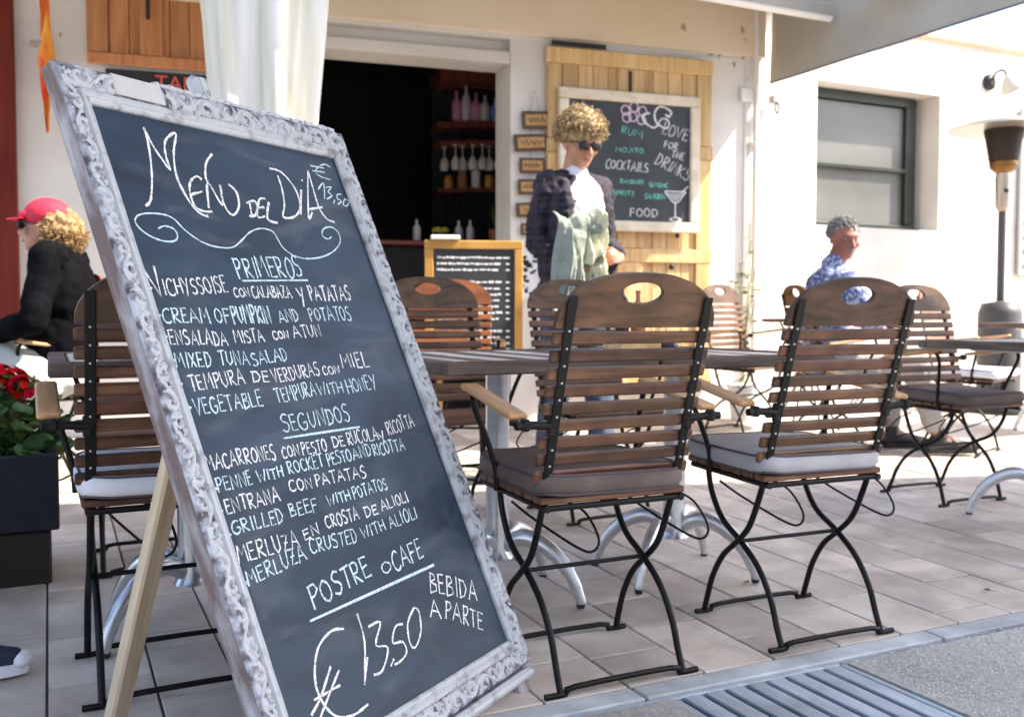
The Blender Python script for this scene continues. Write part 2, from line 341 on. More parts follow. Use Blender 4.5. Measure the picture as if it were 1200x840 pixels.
# terrace bed (dark mortar seen in the joints) and its paving tiles
bed = MB()
def slab(m, x0, x1, y0, y1, t, top=0):
    v = [(x, y, gz(y)+top-d) for x in (x0, x1) for y in (y0, y1) for d in (0, t)]
    m.add(v, [(0,2,6,4)[::-1],(1,3,7,5),(0,1,3,2)[::-1],(4,5,7,6),(0,4,5,1),(2,3,7,6)[::-1]])
slab(bed, -2.2, 10.2, 1.957, 9.6, .3, -.006)
terr = tag(obj('terrace_pavement', bed, M['joint']), kind='structure')
cols = [-2.0,-1.77,-1.54,-1.31,-1.08,-.85,-.63,-.5,-.26,-.02,.215,.395,.6,.81,1.02,1.249,1.473,1.695,1.922,2.15,2.38,2.605,2.83]
while cols[-1] < 9.8: cols.append(round(cols[-1]+.226, 3))
def seen(x, y, z):
    v = Vector((x, y, z-.9)); f = Vector((math.sin(YAW)*math.cos(PITCH), math.cos(YAW)*math.cos(PITCH), -math.sin(PITCH))); r = Vector((math.cos(YAW), -math.sin(YAW), 0))
    d = v.dot(f)
    if d < .3: return None
    u = r.cross(f); return 600+1138*v.dot(r)/d, 420-1138*v.dot(u)/d, d
rt = random.Random(21); tl = []
for i in range(len(cols)-1):
    y = 1.96-rt.random()*.22
    first = True
    while y < 6.3:
        L = rt.choice((.226,.30,.34,.34,.40,.45)); y0 = max(y, 1.96); y1 = y+L
        if y1-y0 > .05:
            x0, x1 = cols[i]+.003, cols[i+1]-.003; a, b = y0+.003, y1-.003
            pj = seen((x0+x1)/2, (a+b)/2, gz((a+b)/2))
            vis = pj is not None and -60 < pj[0] < 1260 and 380 < pj[1] < 880
            tl.append(((x1-x0)*(b-a)/(pj[2]**2) if vis else -1, x0, x1, a, b))
        y = y1
tl.sort(key=lambda t: -t[0])
tmesh = {}; RX = Matrix.Rotation(math.atan(.03), 3, 'X'); rest = MB()
for n, (s_, x0, x1, a, b) in enumerate(tl):
    cx, cy = (x0+x1)/2, (a+b)/2; dz = rt.uniform(-.0012, .0012)
    if n < 285 and s_ > 0:
        key = (round(x1-x0, 3), round(b-a, 3))
        if key not in tmesh: tmesh[key] = MB().box((0,0,0), (key[0], key[1], .03), .0025).mesh('paving_tile'); tmesh[key].materials.append(M['tile'])
        obj('paving_tile', tmesh[key], None, terr, (cx, cy, gz(cy)-.015+dz), (math.atan(.03)+rt.uniform(-.002,.002), rt.uniform(-.003,.003), 0))
    else: rest.box((cx, cy, gz(cy)-.015+dz), (x1-x0, b-a, .03), .0025, RX)
tag(obj('paving_field', rest, M['tile'], terr), kind='stuff')

# drain grate
gr = thing('drain_grate', 'blue-grey slatted metal drain grate set in the ground in front of the kerb', 'drain grate', (0, 0, -.004))
bar = MB().box((0,0,0), (.0465, .93, .010), .002).mesh('grate_bar'); bar.materials.append(M['grate'])
xs = []; x = 1.80
while x > .6: xs.append(x); x -= .0625
for x in xs: obj('grate_bar', bar, None, gr, (x-.0, 1.40, -.005))
fr = MB().box((1.21, 1.8735, -.012), (1.27, .017, .024), .002); fr.box((1.8365, 1.40, -.012), (.017, .95, .024), .002); fr.box((1.21, .927, -.012), (1.27, .014, .024), .002); fr.box((.5735, 1.40, -.012), (.012, .93, .024), .002)
obj('grate_frame', fr, M['grate'], gr)
obj('drain_channel', MB().box((1.21, 1.4, -.1), (1.25, .94, .01)), M['pit'], gr)

# ------------------------------------------------------------------ the building: left wall frame of reference
A7 = math.radians(7); CX, CY = 5.005, 6.0
EL = Vector((-math.cos(A7), math.sin(A7), 0)); NL = Vector((-math.sin(A7), -math.cos(A7), 0))
def wl(s, out, z): return Vector((CX, CY, 0))+EL*s+NL*out+Vector((0,0,z))
RW = Matrix(((-EL.x, -NL.x, 0), (-EL.y, -NL.y, 0), (0, 0, 1)))       # x to the right along the wall, y into it
def wbox(m, s0, s1, o0, o1, z0, z1, c=.0, mi=0):
    return m.box(wl((s0+s1)/2, (o0+o1)/2, (z0+z1)/2), (abs(s1-s0), abs(o1-o0), z1-z0), c, RW, mi)
def sX(X): return (CX-X)/math.cos(A7)
OP0, OP1 = sX(2.97), sX(1.28)                       # bar doorway
bl = thing('bar_building', 'cream plastered bar building with wide doorway behind the terrace tables', 'building')
m = MB()
wbox(m, 0, OP0, -.35, 0, -.2, 4.2); wbox(m, OP1, 7.6, -.35, 0, -.2, 4.2); wbox(m, OP0, OP1, -.35, -.012, 2.74, 2.745); wbox(m, OP0, OP1, -.35, -.09, 2.745, 2.83); wbox(m, OP0, OP1, -.35, 0, 2.83, 4.2)
obj('wall', m, M['wall'], bl)
obj('upper_band', wbox(MB(), -.0, 7.6, .002, .035, 2.86, 4.2, .004), M['stucco'], bl)
obj('door_lintel', wbox(MB(), OP0+.002, OP1-.002, -.3, -.004, 2.66, 2.738, .004), M['wall'], bl)
cbm = MB().tube([wl(s_, .012+(.033 if z_ > 2.86 else 0), z_) for s_, z_ in ((.16,.3),(.16,2.80),(.17,2.83),(1.7,2.845),(1.75,2.84))], .0055, 6)
for z_ in (.8,1.4,2.0,2.6): cbm.box(wl(.16,.012,z_), (.03,.016,.012), .002, RW)
obj('wall_cable', cbm, M['whitemetal'], bl)
obj('junction_box', wbox(MB(), .12, .21, .003, .035, 2.52, 2.62, .006), M['whitemetal'], bl)
pc = MB(); rc = random.Random(5)
for X, z, r in ((4.3,3.02,.035),(4.55,2.86,.05),(4.62,2.84,.03),(4.8,3.05,.03),(4.83,2.86,.035),(4.75,2.8,.03),(4.86,2.7,.02),(4.9,2.62,.02),(4.82,2.98,.015),(1.1,2.72,.02),(.1,2.6,.02),(.15,1.9,.015)):
    n = 9; cpt = wl(sX(X), .0375 if z > 2.86 else .0025, z); vs = [cpt]
    for q in range(n):
        rr = r*rc.uniform(.4, 1.1); a = 2*PI*q/n; vs.append(cpt+EL*(-rr*math.cos(a)*.7)+Vector((0,0,rr*math.sin(a))))
    pc.add(vs, [(0, 1+q, 1+(q+1) % n) for q in range(n)])
obj('plaster_damage', pc, M['chip'], bl)
# dark bar room behind the doorway
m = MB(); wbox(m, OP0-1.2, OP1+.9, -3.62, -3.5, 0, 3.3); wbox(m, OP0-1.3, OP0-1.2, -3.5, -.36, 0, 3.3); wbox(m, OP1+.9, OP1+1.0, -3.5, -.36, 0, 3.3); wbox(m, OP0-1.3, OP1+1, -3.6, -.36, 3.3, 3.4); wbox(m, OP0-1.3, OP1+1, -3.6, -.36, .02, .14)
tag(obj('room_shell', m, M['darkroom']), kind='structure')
dr = thing('inner_door', 'dark grey framed inner door seen deep in the unlit bar room', 'door'); 
m = MB(); sD = sX(1.95)
wbox(m, sD-.02, sD+.03, -3.46, -3.40, .14, 2.55, .004); wbox(m, sD+.62, sD+.67, -3.46, -3.40, .14, 2.55, .004); wbox(m, sD-.02, sD+.67, -3.46, -3.41, 2.552, 2.60, .004)
obj('door_frame', m, M['dimtrim'], dr); obj('door_panel', wbox(MB(), sD+.032, sD+.618, -3.48, -3.44, .14, 2.545), M['black'], dr)
obj('door_handle', MB().tube([wl(sD+.55,-3.43,1.35), wl(sD+.55,-3.40,1.35), wl(sD+.46,-3.40,1.35)], .012), M['alu'], dr)
# back bar
bb = thing('bottle_shelf', 'curved dark red shelf unit with two shelves behind the bar counter', 'shelf')
def arc(s0, s1, out, dep, z, th, mt, nm, n=10):
    m = MB()
    for i in range(n):
        a = s0+(s1-s0)*i/n; b = s0+(s1-s0)*(i+1)/n; o = out+.22*math.sin(PI*(i+.5)/n)
        wbox(m, a, b, o-dep, o, z, z+th)
    obj(nm, m, mt, bb)
S0, S1 = sX(4.1), sX(2.95)
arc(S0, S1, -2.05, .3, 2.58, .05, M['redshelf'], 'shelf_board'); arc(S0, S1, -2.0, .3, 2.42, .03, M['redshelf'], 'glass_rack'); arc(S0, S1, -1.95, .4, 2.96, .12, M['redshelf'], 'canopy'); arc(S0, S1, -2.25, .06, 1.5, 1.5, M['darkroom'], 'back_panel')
bc = thing('bar_counter', 'dark wooden bar counter inside the doorway', 'bar counter')
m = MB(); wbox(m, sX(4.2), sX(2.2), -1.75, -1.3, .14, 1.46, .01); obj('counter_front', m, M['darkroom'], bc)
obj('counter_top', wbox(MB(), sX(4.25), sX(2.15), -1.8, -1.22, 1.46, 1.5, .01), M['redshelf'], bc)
def bottle(loc, h, r, mt, label, cat='bottle', group=None, capm=None, name='bottle'):
    t = thing(name, label, cat, loc, 0, group)
    obj('glass_body', MB().lathe([(r*.9,0),(r,.02*h),(r,.55*h),(r*.85,.63*h),(r*.32,.75*h),(r*.3,.93*h)], n=12), mt, t)
    obj('stopper', MB().lathe([(r*.36,.93*h),(r*.36,h)], n=10), capm or M['black'], t); return t
for i, (ds, mt, h) in enumerate([(.06,'bottle_pink',.26),(.13,'bottle_clear',.3),(.2,'bottle_pink',.24),(.27,'bottle_clear',.22),(.35,'bottle_blue',.2),(.43,'bottle_blue',.3),(.5,'bottle_blue',.22),(.58,'bottle_clear',.24),(.66,'bottle_pink',.4),(.73,'bottle_pink',.32),(.8,'bottle_clear',.3)]):
    s = S1-.12-ds*1.15; o = -2.05+.22*math.sin(PI*(S1-s)/(S1-S0))-.12
    lb = {'bottle_pink':'bottle along the bar shelf, pink liqueur','bottle_clear':'bottle along the bar shelf, clear spirit','bottle_blue':'bottle along the bar shelf, blue glass'}[mt]
    lb = (('leftmost ','second ','third ','fourth ','fifth ','middle ','seventh ','eighth ','ninth ','tenth ','rightmost ')[i])+lb; bottle(wl(s, o, 2.63), h*1.2, .045, M[mt], lb, group='bottles on the upper bar shelf')
arc(S0, S1, -2.05, .3, 2.0, .035, M['redshelf'], 'shelf_board')
for i, (mt, nm_) in enumerate((('jar_amber','amber'),('terracotta','terracotta'),('bottle_clear','clear'),('jar_amber','squat amber'),('paperwhite','white'),('terracotta','brown'),('bottle_clear','pale'),('jar_amber','small amber'))):
    s = S1-.12-i*.115; o = -2.05+.22*math.sin(PI*(S1-s)/(S1-S0))-.12; hh = .11+.03*(i % 3)
    t = thing('storage_jar', nm_+' storage jar on the lowest bar shelf, number '+('one','two','three','four','five','six','seven','eight')[i]+' from the left', 'jar', wl(s, o, 2.036), 0, 'jars on the lowest bar shelf')
    obj('jar_body', MB().lathe([(.04,0),(.044,.01),(.044,hh*.85),(.034,hh)], n=12), M[mt], t); obj('lid', MB().lathe([(.036,hh),(.036,hh+.02),(.01,hh+.024)], n=12), M['steel'], t)
for i in range(12):
    s = S1-.08-i*.075; o = -2.0+.22*math.sin(PI*(S1-s)/(S1-S0))-.1
    t = thing('wine_glass', 'wine glass hanging upside down from the rack below the bottle shelf', 'glass', wl(s, o+rc.uniform(-.04,.04), 2.42), 0, 'hanging wine glasses')
    obj('bowl', MB().lathe([(.038,0),(.005,-.01),(.005,-.09),(.036,-.13),(.046,-.17),(.038,-.22)], n=10), M['wineglass'], t)
for X, h, mt, nm, lb, ct in ((2.62,.2,'bottle_clear','bottle','clear bottle left of the yellow fruit on the bar counter','bottle'),(2.98,.2,'paperwhite','bottle','white bottle beside a pale bottle on the bar counter','bottle'),(3.08,.21,'bottle_clear','bottle','pale bottle right of the white bottle on the bar counter','bottle')):
    bottle(wl(sX(X), -1.42, 1.5), h, .035, M[mt], lb, ct)
t = thing('fruit_bowl', 'bowl of yellow lemons on the bar counter', 'bowl', wl(sX(2.82), -1.4, 1.5)); obj('bowl', MB().lathe([(.04,0),(.09,.05),(.1,.08)], n=14), M['bottle_dark'], t)
for a in range(5): obj('lemon', MB().ball((.045*math.cos(a*1.3), .045*math.sin(a*1.3), .1), (.035,.028,.028), 8, 6), M['yellow'], t)
t = thing('utensil_pot', 'terracotta pot with sprigs at the right end of the bar counter', 'pot', wl(sX(3.3), -1.4, 1.5)); obj('pot', MB().lathe([(.05,0),(.065,.12),(.06,.12)], n=14), M['terracotta'], t)
sp = MB()
for a in range(9): sp.tube(cr([(0,0,.1),(.02*math.cos(a),.02*math.sin(a),.18),(.06*math.cos(a),.06*math.sin(a),.24+.01*a)],3), .004, 4)
obj('sprigs', sp, M['leaf'], t)

# right wall with the window
RWY = 6.0
br = thing('annex_building', 'sunlit white plastered building wall with one dark framed window', 'building')
WX0, WX1, WZ0, WZ1 = 5.55, 6.92, 1.60, 2.76
m = MB(); T = .4; TOP = 3.22
def ybox(m, x0, x1, z0, z1, y0=RWY, y1=RWY+T, c=0): return m.box(((x0+x1)/2, (y0+y1)/2, (z0+z1)/2), (x1-x0, y1-y0, z1-z0), c)
ybox(m, 5.0, WX0, -.2, TOP); ybox(m, WX1, 11.5, -.2, TOP); ybox(m, WX0, WX1, -.2, WZ0); ybox(m, WX0, WX1, WZ1, TOP)
obj('wall', m, M['wall'], br)
obj('roof_edge', ybox(MB(), 4.98, 11.5, TOP+.001, TOP+.07, RWY-.08, RWY+3, .006), M['stucco'], br)
m = MB(); m.box((8.3, 8.0, 1.5), (6.6, 3.2, 3.3)); obj('rear_mass', m, M['wall'], br)
wd = bpy.data.objects.new('window', None); C.objects.link(wd); wd.parent = br
def part3(nm, mb, mt): return obj(nm, mb, mt, wd)
m = MB(); fx0, fx1, fz0, fz1, yy = 5.56, 6.83, 1.612, 2.745, RWY+.2
m.box(((fx0+fx1)/2, yy, fz1-.035), (fx1-fx0, .07, .07), .006); m.box(((fx0+fx1)/2, yy, fz0+.025), (fx1-fx0, .07, .05), .006)
m.box((fx0+.03, yy, (fz0+fz1)/2), (.06, .064, fz1-fz0-.12), .006); m.box((fx1-.06, yy, (fz0+fz1)/2), (.12, .064, fz1-fz0-.12), .006)
part3('window_frame', m, M['olive'])
part3('sash_bar', MB().box(((fx0+fx1)/2, yy-.01, 2.13), (fx1-fx0-.18, .05, .035), .004), M['olive'])
part3('pane', MB().box(((fx0+fx1)/2-.03, yy+.012, 2.405), (fx1-fx0-.17, .012, .52)), M['glass']); part3('pane', MB().box(((fx0+fx1)/2-.03, yy+.018, 1.88), (fx1-fx0-.17, .012, .47)), M['glass'])
part3('window_sill', MB().box(((WX0+WX1)/2, RWY+.18, WZ0+.001), (WX1-WX0-.01, .35, .02), .003), M['wall'])
wj = MB().box((WX0+(fx0-WX0)/2, yy, 2.18), (.004, .06, 1.1)); wj.box(((WX0+WX1)/2, RWY+.3, 2.18), (WX1-WX0, .02, 1.2)); part3('reveal_back', wj, M['wall'])

# wall lamp
lx, ly, lz = plane_pt = (7.62, 6.0, 2.93)
wlamp = thing('wall_lamp', 'wall lamp with black rose, bent arm and white glass shade on the annex wall', 'lamp', (lx-.12, ly, lz))
RY = Matrix.Rotation(PI/2, 3, 'X')
obj('mounting_plate', MB().lathe([(.07,0),(.07,.03),(.03,.05)], n=18, R=RY), M['black'], wlamp)
obj('lamp_arm', MB().tube(cr([(0,-.04,0),(.0,-.08,.07),(.03,-.13,.08),(.05,-.15,.03)],6), .010, 8), M['black'], wlamp)
RL = Matrix.Rotation(math.radians(-35), 3, 'Y')
obj('lamp_shade', MB().lathe([(.015,.02),(.028,0),(.05,-.03),(.075,-.075),(.10,-.12),(.095,-.12),(.065,-.07)], (.05,-.15,.02), 18, R=RL), M['lampglass'], wlamp)
# louvred panel at the far right
t = thing('louvred_shutter', 'pale grey louvred shutter at the right end of the annex wall', 'shutter', (8.35, 5.97, 0))
obj('shutter_frame', MB().box((0,0,2.0), (.9,.03,1.5), .004), M['blind'], t)
for i in range(11): obj('louvre', MB().box((0,-.025,1.34+i*.128), (.78,.012,.1), .003, Matrix.Rotation(.35,3,'X')), M['blind'], t)
m = MB()
for z in (1.7, 2.0, 2.3): m.tube(cr([(-.3,-.07,z-.1),(-.1,-.07,z+.05),(.1,-.07,z-.06),(.3,-.07,z+.1)],4), .01, 5)
obj('wrought_scrolls', m, M['black'], t)

# downpipe and crank gear at the corner
t = thing('downpipe', 'thin white vertical pipe at the corner between the two walls', 'pipe')
obj('pipe', MB().tube([wl(.09,.045,.1), wl(.09,.045,4.1)], .022, 10), M['wall'], t)
obj('pipe_clip', MB().box(wl(.09,.03,2.2), (.07,.05,.03), .004, RW), M['whitemetal'], t); obj('pipe_clip', MB().box(wl(.09,.03,.9), (.07,.05,.03), .004, RW), M['whitemetal'], t)
t = thing('awning_crank', 'small metal crank gear with eye hook below the canvas edge by the corner pipe', 'crank gear', (5.06, 5.96, 2.52))
obj('gear_box', MB().box((0,-.03,.02), (.08,.06,.06), .008), M['steel'], t); obj('eye_hook', MB().tube(cr([(0,-.05,0),(.02,-.06,-.05),(0,-.06,-.09),(-.02,-.06,-.05)],4,True), .007, 6, True), M['black'], t)
obj('pull_strap', MB().tube(cr([(-.04,-.04,0),(-.05,-.05,-.4),(-.045,-.05,-.9),(-.0,-.05,-.93),(.01,-.05,-.7)],6), .007, 5), M['whitemetal'], t)

# awning over the left wall: cassette, sloping cloth, front bar, hanging side cloth
aw = thing('awning', 'off-white wall awning with a long white front bar and hanging canvas side', 'awning')
BX, BY, BZ = 5.0, 5.27, 2.975
m = MB(); bA = Vector((BX-.02, BY, BZ)); bB = bA+Vector((-3.1, 0, 0)); m.tube([bA, bB], .035, 12); obj('front_bar', m, M['whitemetal'], aw)
wA = Vector((5.0, 5.955, 3.62)); wB = wl(sX(1.9), .03, 3.62)
cl = MB(); n = 24
top = []; bot = []
for i in range(n+1):
    t_ = i/n; a = bA.lerp(bB, t_)+Vector((0,.0,.035)); b = wA.lerp(wB, t_)
    for j in range(7):
        q = j/6; pnt = a.lerp(b, q); pnt.z -= .05*math.sin(PI*q); top.append(pnt)
fs = [(i*7+j, i*7+j+1, (i+1)*7+j+1, (i+1)*7+j) for i in range(n) for j in range(6)]
cl.add(top, fs, True); cl.add([v-Vector((0,0,.004)) for v in top], [f[::-1] for f in fs], True)
obj('awning_cloth', cl, M['canvas'], aw)
obj('valance', MB().box(((bA.x+bB.x)/2, BY-.04, BZ+.03), (3.1, .004, .07)), M['canvas'], aw)
obj('cassette', MB().box((wA+wB)/2+Vector((0,0,.06)), ((wA-wB).length, .12, .14), .01, RW), M['whitemetal'], aw)
# side cloth: hangs in the plane across the wall, lower hem level
sc_ = MB(); NY, NZ = 30, 8; vs = []
for i in range(NY+1):
    y = 5.95-(5.95-3.45)*i/NY
    for j in range(NZ+1):
        z = 2.665+(4.3-2.665)*j/NZ
        vs.append((5.03+.003*math.sin(y*7)*(1-j/NZ)+.05*(j/NZ), y, z))
fs = [(i*(NZ+1)+j, (i+1)*(NZ+1)+j, (i+1)*(NZ+1)+j+1, i*(NZ+1)+j+1) for i in range(NY) for j in range(NZ)]
sc_.add(vs, fs, True); sc_.add([(x+.004, y, z) for x, y, z in vs], [f[::-1] for f in fs], True)
obj('side_cloth', sc_, M['canvas'], aw)
obj('side_hem', MB().tube([(vs[i*(NZ+1)][0]+.002, vs[i*(NZ+1)][1], vs[i*(NZ+1)][2]) for i in range(NY+1)], .007, 6), M['darktrim'], aw)
t = thing('ceiling_track', 'pale blue cloth strip under the awning bar at the top of the picture', 'awning cloth')
obj('cloth_strip', MB().box((4.75, 4.75, 3.04), (.5, .35, .012), .004), M['bluecloth'], t); obj('strip_rod', MB().tube([(4.4,4.93,3.04),(5.02,4.93,3.04)], .012), M['whitemetal'], t)
# second awning on the left, unseen, added to shade the wall and red door
added_awning = thing('awning', 'added unseen cream awning above the red brown door, shading the left wall', 'awning')
p0, p1 = wl(sX(2.40), .02, 3.75), wl(sX(-2.3), .02, 3.75); q0, q1 = wl(sX(2.40), 1.7, 3.1), wl(sX(-2.3), 1.7, 3.1)
obj('awning_cloth', MB().add([p0,p1,q1,q0]+[v-Vector((0,0,.006)) for v in (p0,p1,q1,q0)], [(0,1,2,3),(7,6,5,4)]), M['canvas'], added_awning)
obj('front_bar', MB().tube([q0,q1], .03, 10), M['whitemetal'], added_awning)

# shutters
def shutter(X0, X1, z0, z1, mt, label, rails, mids, leaf_gap=None):
    t = thing('wooden_shutter', label, 'shutter'); s1, s0 = sX(X0), sX(X1); n = max(2, int((s1-s0)/.115)); w_ = (s1-s0-.012)/n
    for i in range(n):
        pm = wbox(MB(), -w_/2+.0025, w_/2-.0025, 0, .022, z0+.01, z1-.01, .003)
        pm = MB().box((0,0,(z0+z1)/2), (w_-.005, .022, z1-z0-.02), .003)
        me = pm.mesh('plank'); me.materials.append(mt)
        o = obj('plank', me, None, t, wl(s0+.006+w_*(i+.5), .022, 0)); o.rotation_euler = (0, 0, -A7)
    for (a, b) in rails: obj('cross_rail', wbox(MB(), s0, s1, .034, .062, a, b, .005), mt, t)
    for X, w2 in mids:
        for k_ in range(len(rails)-1):
            obj('stile', wbox(MB(), sX(X)-w2/2, sX(X)+w2/2, .034, .058, rails[k_][1]+.002, rails[k_+1][0]-.002, .004), mt, t)
    hb = wbox(MB(), sX(X0)-.45, sX(X0)-.03, .063, .07, z1-.005, z1+.03, .002); obj('hinge_bar', hb, M['black'], t)
    return t
sh = shutter(3.22, 4.54, .32, 2.80, M['pine'], 'pale pine plank shutter behind the drinks chalkboard', [(.34,.46),(1.28,1.38),(2.05,2.15),(2.68,2.79)], [(3.28,.1),(3.87,.2),(4.47,.12)])
obj('latch', wbox(MB(), sX(3.86)-.012, sX(3.86)+.012, .059, .07, 2.5, 2.66, .003), M['black'], sh)
for z in (.9, 1.25): obj('bolt', MB().ball(wl(sX(4.2),.07,z), .022, 8, 6), M['black'], sh)
sh2 = shutter(.25, 1.2, 2.43, 3.3, M['pine_orange'], 'orange varnished pine shutter above the black tapas sign', [(2.43,2.50),(2.93,3.0)], [(.31,.12),(.62,.13),(1.1,.14)])
obj('latch', wbox(MB(), sX(.60)-.012, sX(.60)+.012, .06, .075, 2.72, 2.86, .003), M['black'], sh2)
def flat_text(body, size, mt, parent, loc, rx, rz, name='lettering', ry=0, ext=.001, align='CENTER'):
    cu = bpy.data.curves.new(name, 'FONT'); cu.body = body; cu.size = size; cu.extrude = ext; cu.align_x = align; cu.resolution_u = 3
    tmp = bpy.data.objects.new('tmp_text', cu); C.objects.link(tmp); dg = bpy.context.evaluated_depsgraph_get()
    me = bpy.data.meshes.new_from_object(tmp.evaluated_get(dg)); bpy.data.objects.remove(tmp); me.materials.clear(); me.materials.append(mt)
    o = bpy.data.objects.new(name, me); C.objects.link(o); o.parent = parent; o.location = loc; o.rotation_euler = (rx, ry, rz); return o
ts = thing('tapas_sign', 'black sign with red TAPAS lettering under the orange shutter', 'sign')
obj('sign_panel', wbox(MB(), sX(1.3), sX(.35), .01, .035, 2.12, 2.41, .004), M['black'], ts)
flat_text('TAPAS', .13, M['redpaint'], ts, wl(sX(.82), .04, 2.30), PI/2, -A7)
# red door at the left end
rd = thing('red_brown_door', 'dark red brown door and frame at the left edge behind the man in the cap', 'door'); s0 = sX(-.15)
obj('door_frame', wbox(MB(), s0, s0+.14, .003, .08, .1, 3.0, .006), M['redwood'], rd); obj('door_panel', wbox(MB(), s0+.142, s0+1.1, .003, .05, .1, 3.0, .006), M['redwood'], rd)
for z in (.6, 1.5, 2.4): obj('raised_panel', wbox(MB(), s0+.25, s0+.98, .052, .07, z-.35, z+.35, .015), M['redwood'], rd)
# red and orange flag on brackets
fl = thing('hanging_flag', 'narrow red and orange cloth flag hanging on the wall beside the red door', 'flag')
vs = []; 
for i in range(17):
    z = 2.98-i*.062; w_ = .05*(1-.5*abs(math.sin(i*.35)))*(1 if i < 13 else (17-i)/5)
    for k_ in range(5): vs.append(wl(sX(.03)+w_*(1-k_/2), .1+.03*math.sin(k_*1.7+i*.6), z))
fs = [(i*5+k_, i*5+k_+1, (i+1)*5+k_+1, (i+1)*5+k_) for i in range(16) for k_ in range(4)]
fm = MB().add(vs, fs, True); fm.add([v+NL*.004 for v in vs], [f[::-1] for f in fs], True); obj('cloth', fm, M['flag'], fl)
for z in (3.0, 2.52): obj('bracket', MB().tube([wl(sX(0.0),.0,z), wl(sX(.0),.09,z)], .012).box(wl(sX(-.02),.05,z), (.08,.03,.03), .004, RW), M['steel'], fl)
# string of six plaques
pq = thing('plaque_string', 'string of six small dark bordered wooden plaques beside the bar doorway', 'plaques')
obj('cord', MB().tube([wl(sX(3.10),.03,2.33), wl(sX(3.14),.025,2.48), wl(sX(3.18),.03,2.33)], .004, 5).tube([wl(sX(3.12),.012,2.33), wl(sX(3.11),.012,1.45)], .003, 4), M['steel'], pq)
zs = [(2.27,.21,.125,.06),(2.11,.25,.12,.08),(1.95,.19,.11,.03),(1.80,.19,.11,.03),(1.64,.24,.1,.06),(1.50,.15,.085,.02)]
for i, (z, w_, h_, tilt) in enumerate(zs):
    c = wl(sX(3.12+(.03 if i == 0 else -.01*(i % 2))), .03, z); R = RW @ Matrix.Rotation(-tilt, 3, 'Y')
    o = obj('plaque', MB().box(c, (w_, .014, h_), .004, R), M['plaque'], pq); obj('plaque_face', MB().box(c+NL*.009, (w_*.8, .004, h_*.62), .001, R), M['plaque2'], o)
    sq = MB()
    pz = [c+NL*.0122+R @ Vector((w_*.32*(q/11-.5)*2, 0, h_*.16*math.sin(q*2.3+i)*(1+.3*math.sin(q*5)))) for q in range(12)]
    sq.tube(cr(pz, 4), .0028, 5)
    obj('burnt_lettering', sq, M['plaque'], o)
# black and white notice
po = thing('notice', 'black and white printed notice on the wall below the plaques', 'notice')
obj('sheet', wbox(MB(), sX(3.17), sX(3.02), .004, .01, 1.0, 1.34), M['paperwhite'], po); sq = MB()
for q in range(26): sq.box(wl(sX(rc.uniform(3.04,3.15)), .011, rc.uniform(1.02,1.32)), (rc.uniform(.01,.04), .002, rc.uniform(.008,.03)), 0, RW)
obj('print', sq, M['black'], po)

# ------------------------------------------------------------------ unseen house across the street, added for its effect on the light
t = thing('added_street_house', 'unseen pale house added across the street, behind the viewer', 'building')
obj('wall', MB().box((2, -13.0, 3.5), (40, 8, 7.0)), M['facade'], t)
wm = MB().box((0,0,0), (1.0,.06,1.5), .01).mesh('window'); wm.materials.append(M['olive'])
for i in range(10):
    for j in range(2): obj('window', wm, None, t, (-16+i*4, -8.99, 1.8+j*3.1))
# unseen canopy above the near half of the terrace, added to shade the tables
t = thing('added_shade_canopy', 'added unseen off-white canvas canopy above the view, shading the near tables', 'canopy')
E0, E1 = Vector((-1.6, 4.0, 3.5)), Vector((9.6, 1.24, 3.5)); cv = []; n = 20
for i in range(n+1):
    a = E0.lerp(E1, i/n); b = Vector((a.x+.3, -.55, 3.75))
    for j in range(7): cv.append(a.lerp(b, j/6)-Vector((0,0,.06*math.sin(PI*j/6)+.03*math.sin(i*1.7))))
fs = [(i*7+j, (i+1)*7+j, (i+1)*7+j+1, i*7+j+1) for i in range(n) for j in range(6)]
cm_ = MB().add(cv, fs, True); cm_.add([v+Vector((0,0,.004)) for v in cv], [f[::-1] for f in fs], True); obj('canopy_cloth', cm_, M['canvas'], t)
obj('edge_bar', MB().tube([E0, E1], .03, 10), M['whitemetal'], t)
for x in (-1.3, 3.2, 9.7): obj('post', MB().tube([(x,-.6,-.1),(x,-.6,3.78)], .04, 12), M['whitemetal'], t)

# ------------------------------------------------------------------ chairs
def mk(mb, nm, mt): me = mb.mesh(nm); me.materials.append(mt); return me
def top_outline(a):
    # outline of the arched top board, centre (0,0) = hole centre, angle a
    W2, ZB, ZT = .216, -.082, .048
    # arched: superellipse above ZB
    dx, dz = math.cos(a), math.sin(a); lo, hi = 0, .4
    for _ in range(26):
        mid = (lo+hi)/2; x, z = mid*dx, mid*dz
        inside = z > ZB and abs(x) < W2 and (abs(x)/W2)**2.5 + (max(0, z-ZB-.012)/(ZT-ZB-.012))**1.9 < 1
        if inside: lo = mid
        else: hi = mid
    return lo*dx, lo*dz
def back_board_mesh():
    n = 72; t = .014; cz = .072; m = MB(); vs = []
    angs = [2*PI*i/n for i in range(n)]
    for c in (math.atan2(-.082, .216), math.atan2(-.082, -.216)):
        c %= 2*PI; j = min(range(n), key=lambda q: abs(angs[q]-c)); angs[j] = c
    for yy, k_ in ((-t/2, 0), (t/2, 1)):
        for a in angs:
            x, z = top_outline(a); vs.append((x, yy, z+.082))
        for a in angs: vs.append((.0*0+.058*math.cos(a), yy, .026*math.sin(a)*(1 if True else 1)+.082))
    fs = []
    for i in range(n):
        j = (i+1) % n
        fs += [(i, j, n+j, n+i)[::1], (2*n+i, 3*n+i, 3*n+j, 2*n+j), (i, 2*n+i, 2*n+j, j), (n+i, n+j, 3*n+j, 3*n+i)]
    m.add(vs, fs, False); return m
LEAN = math.atan2(.125, .48)
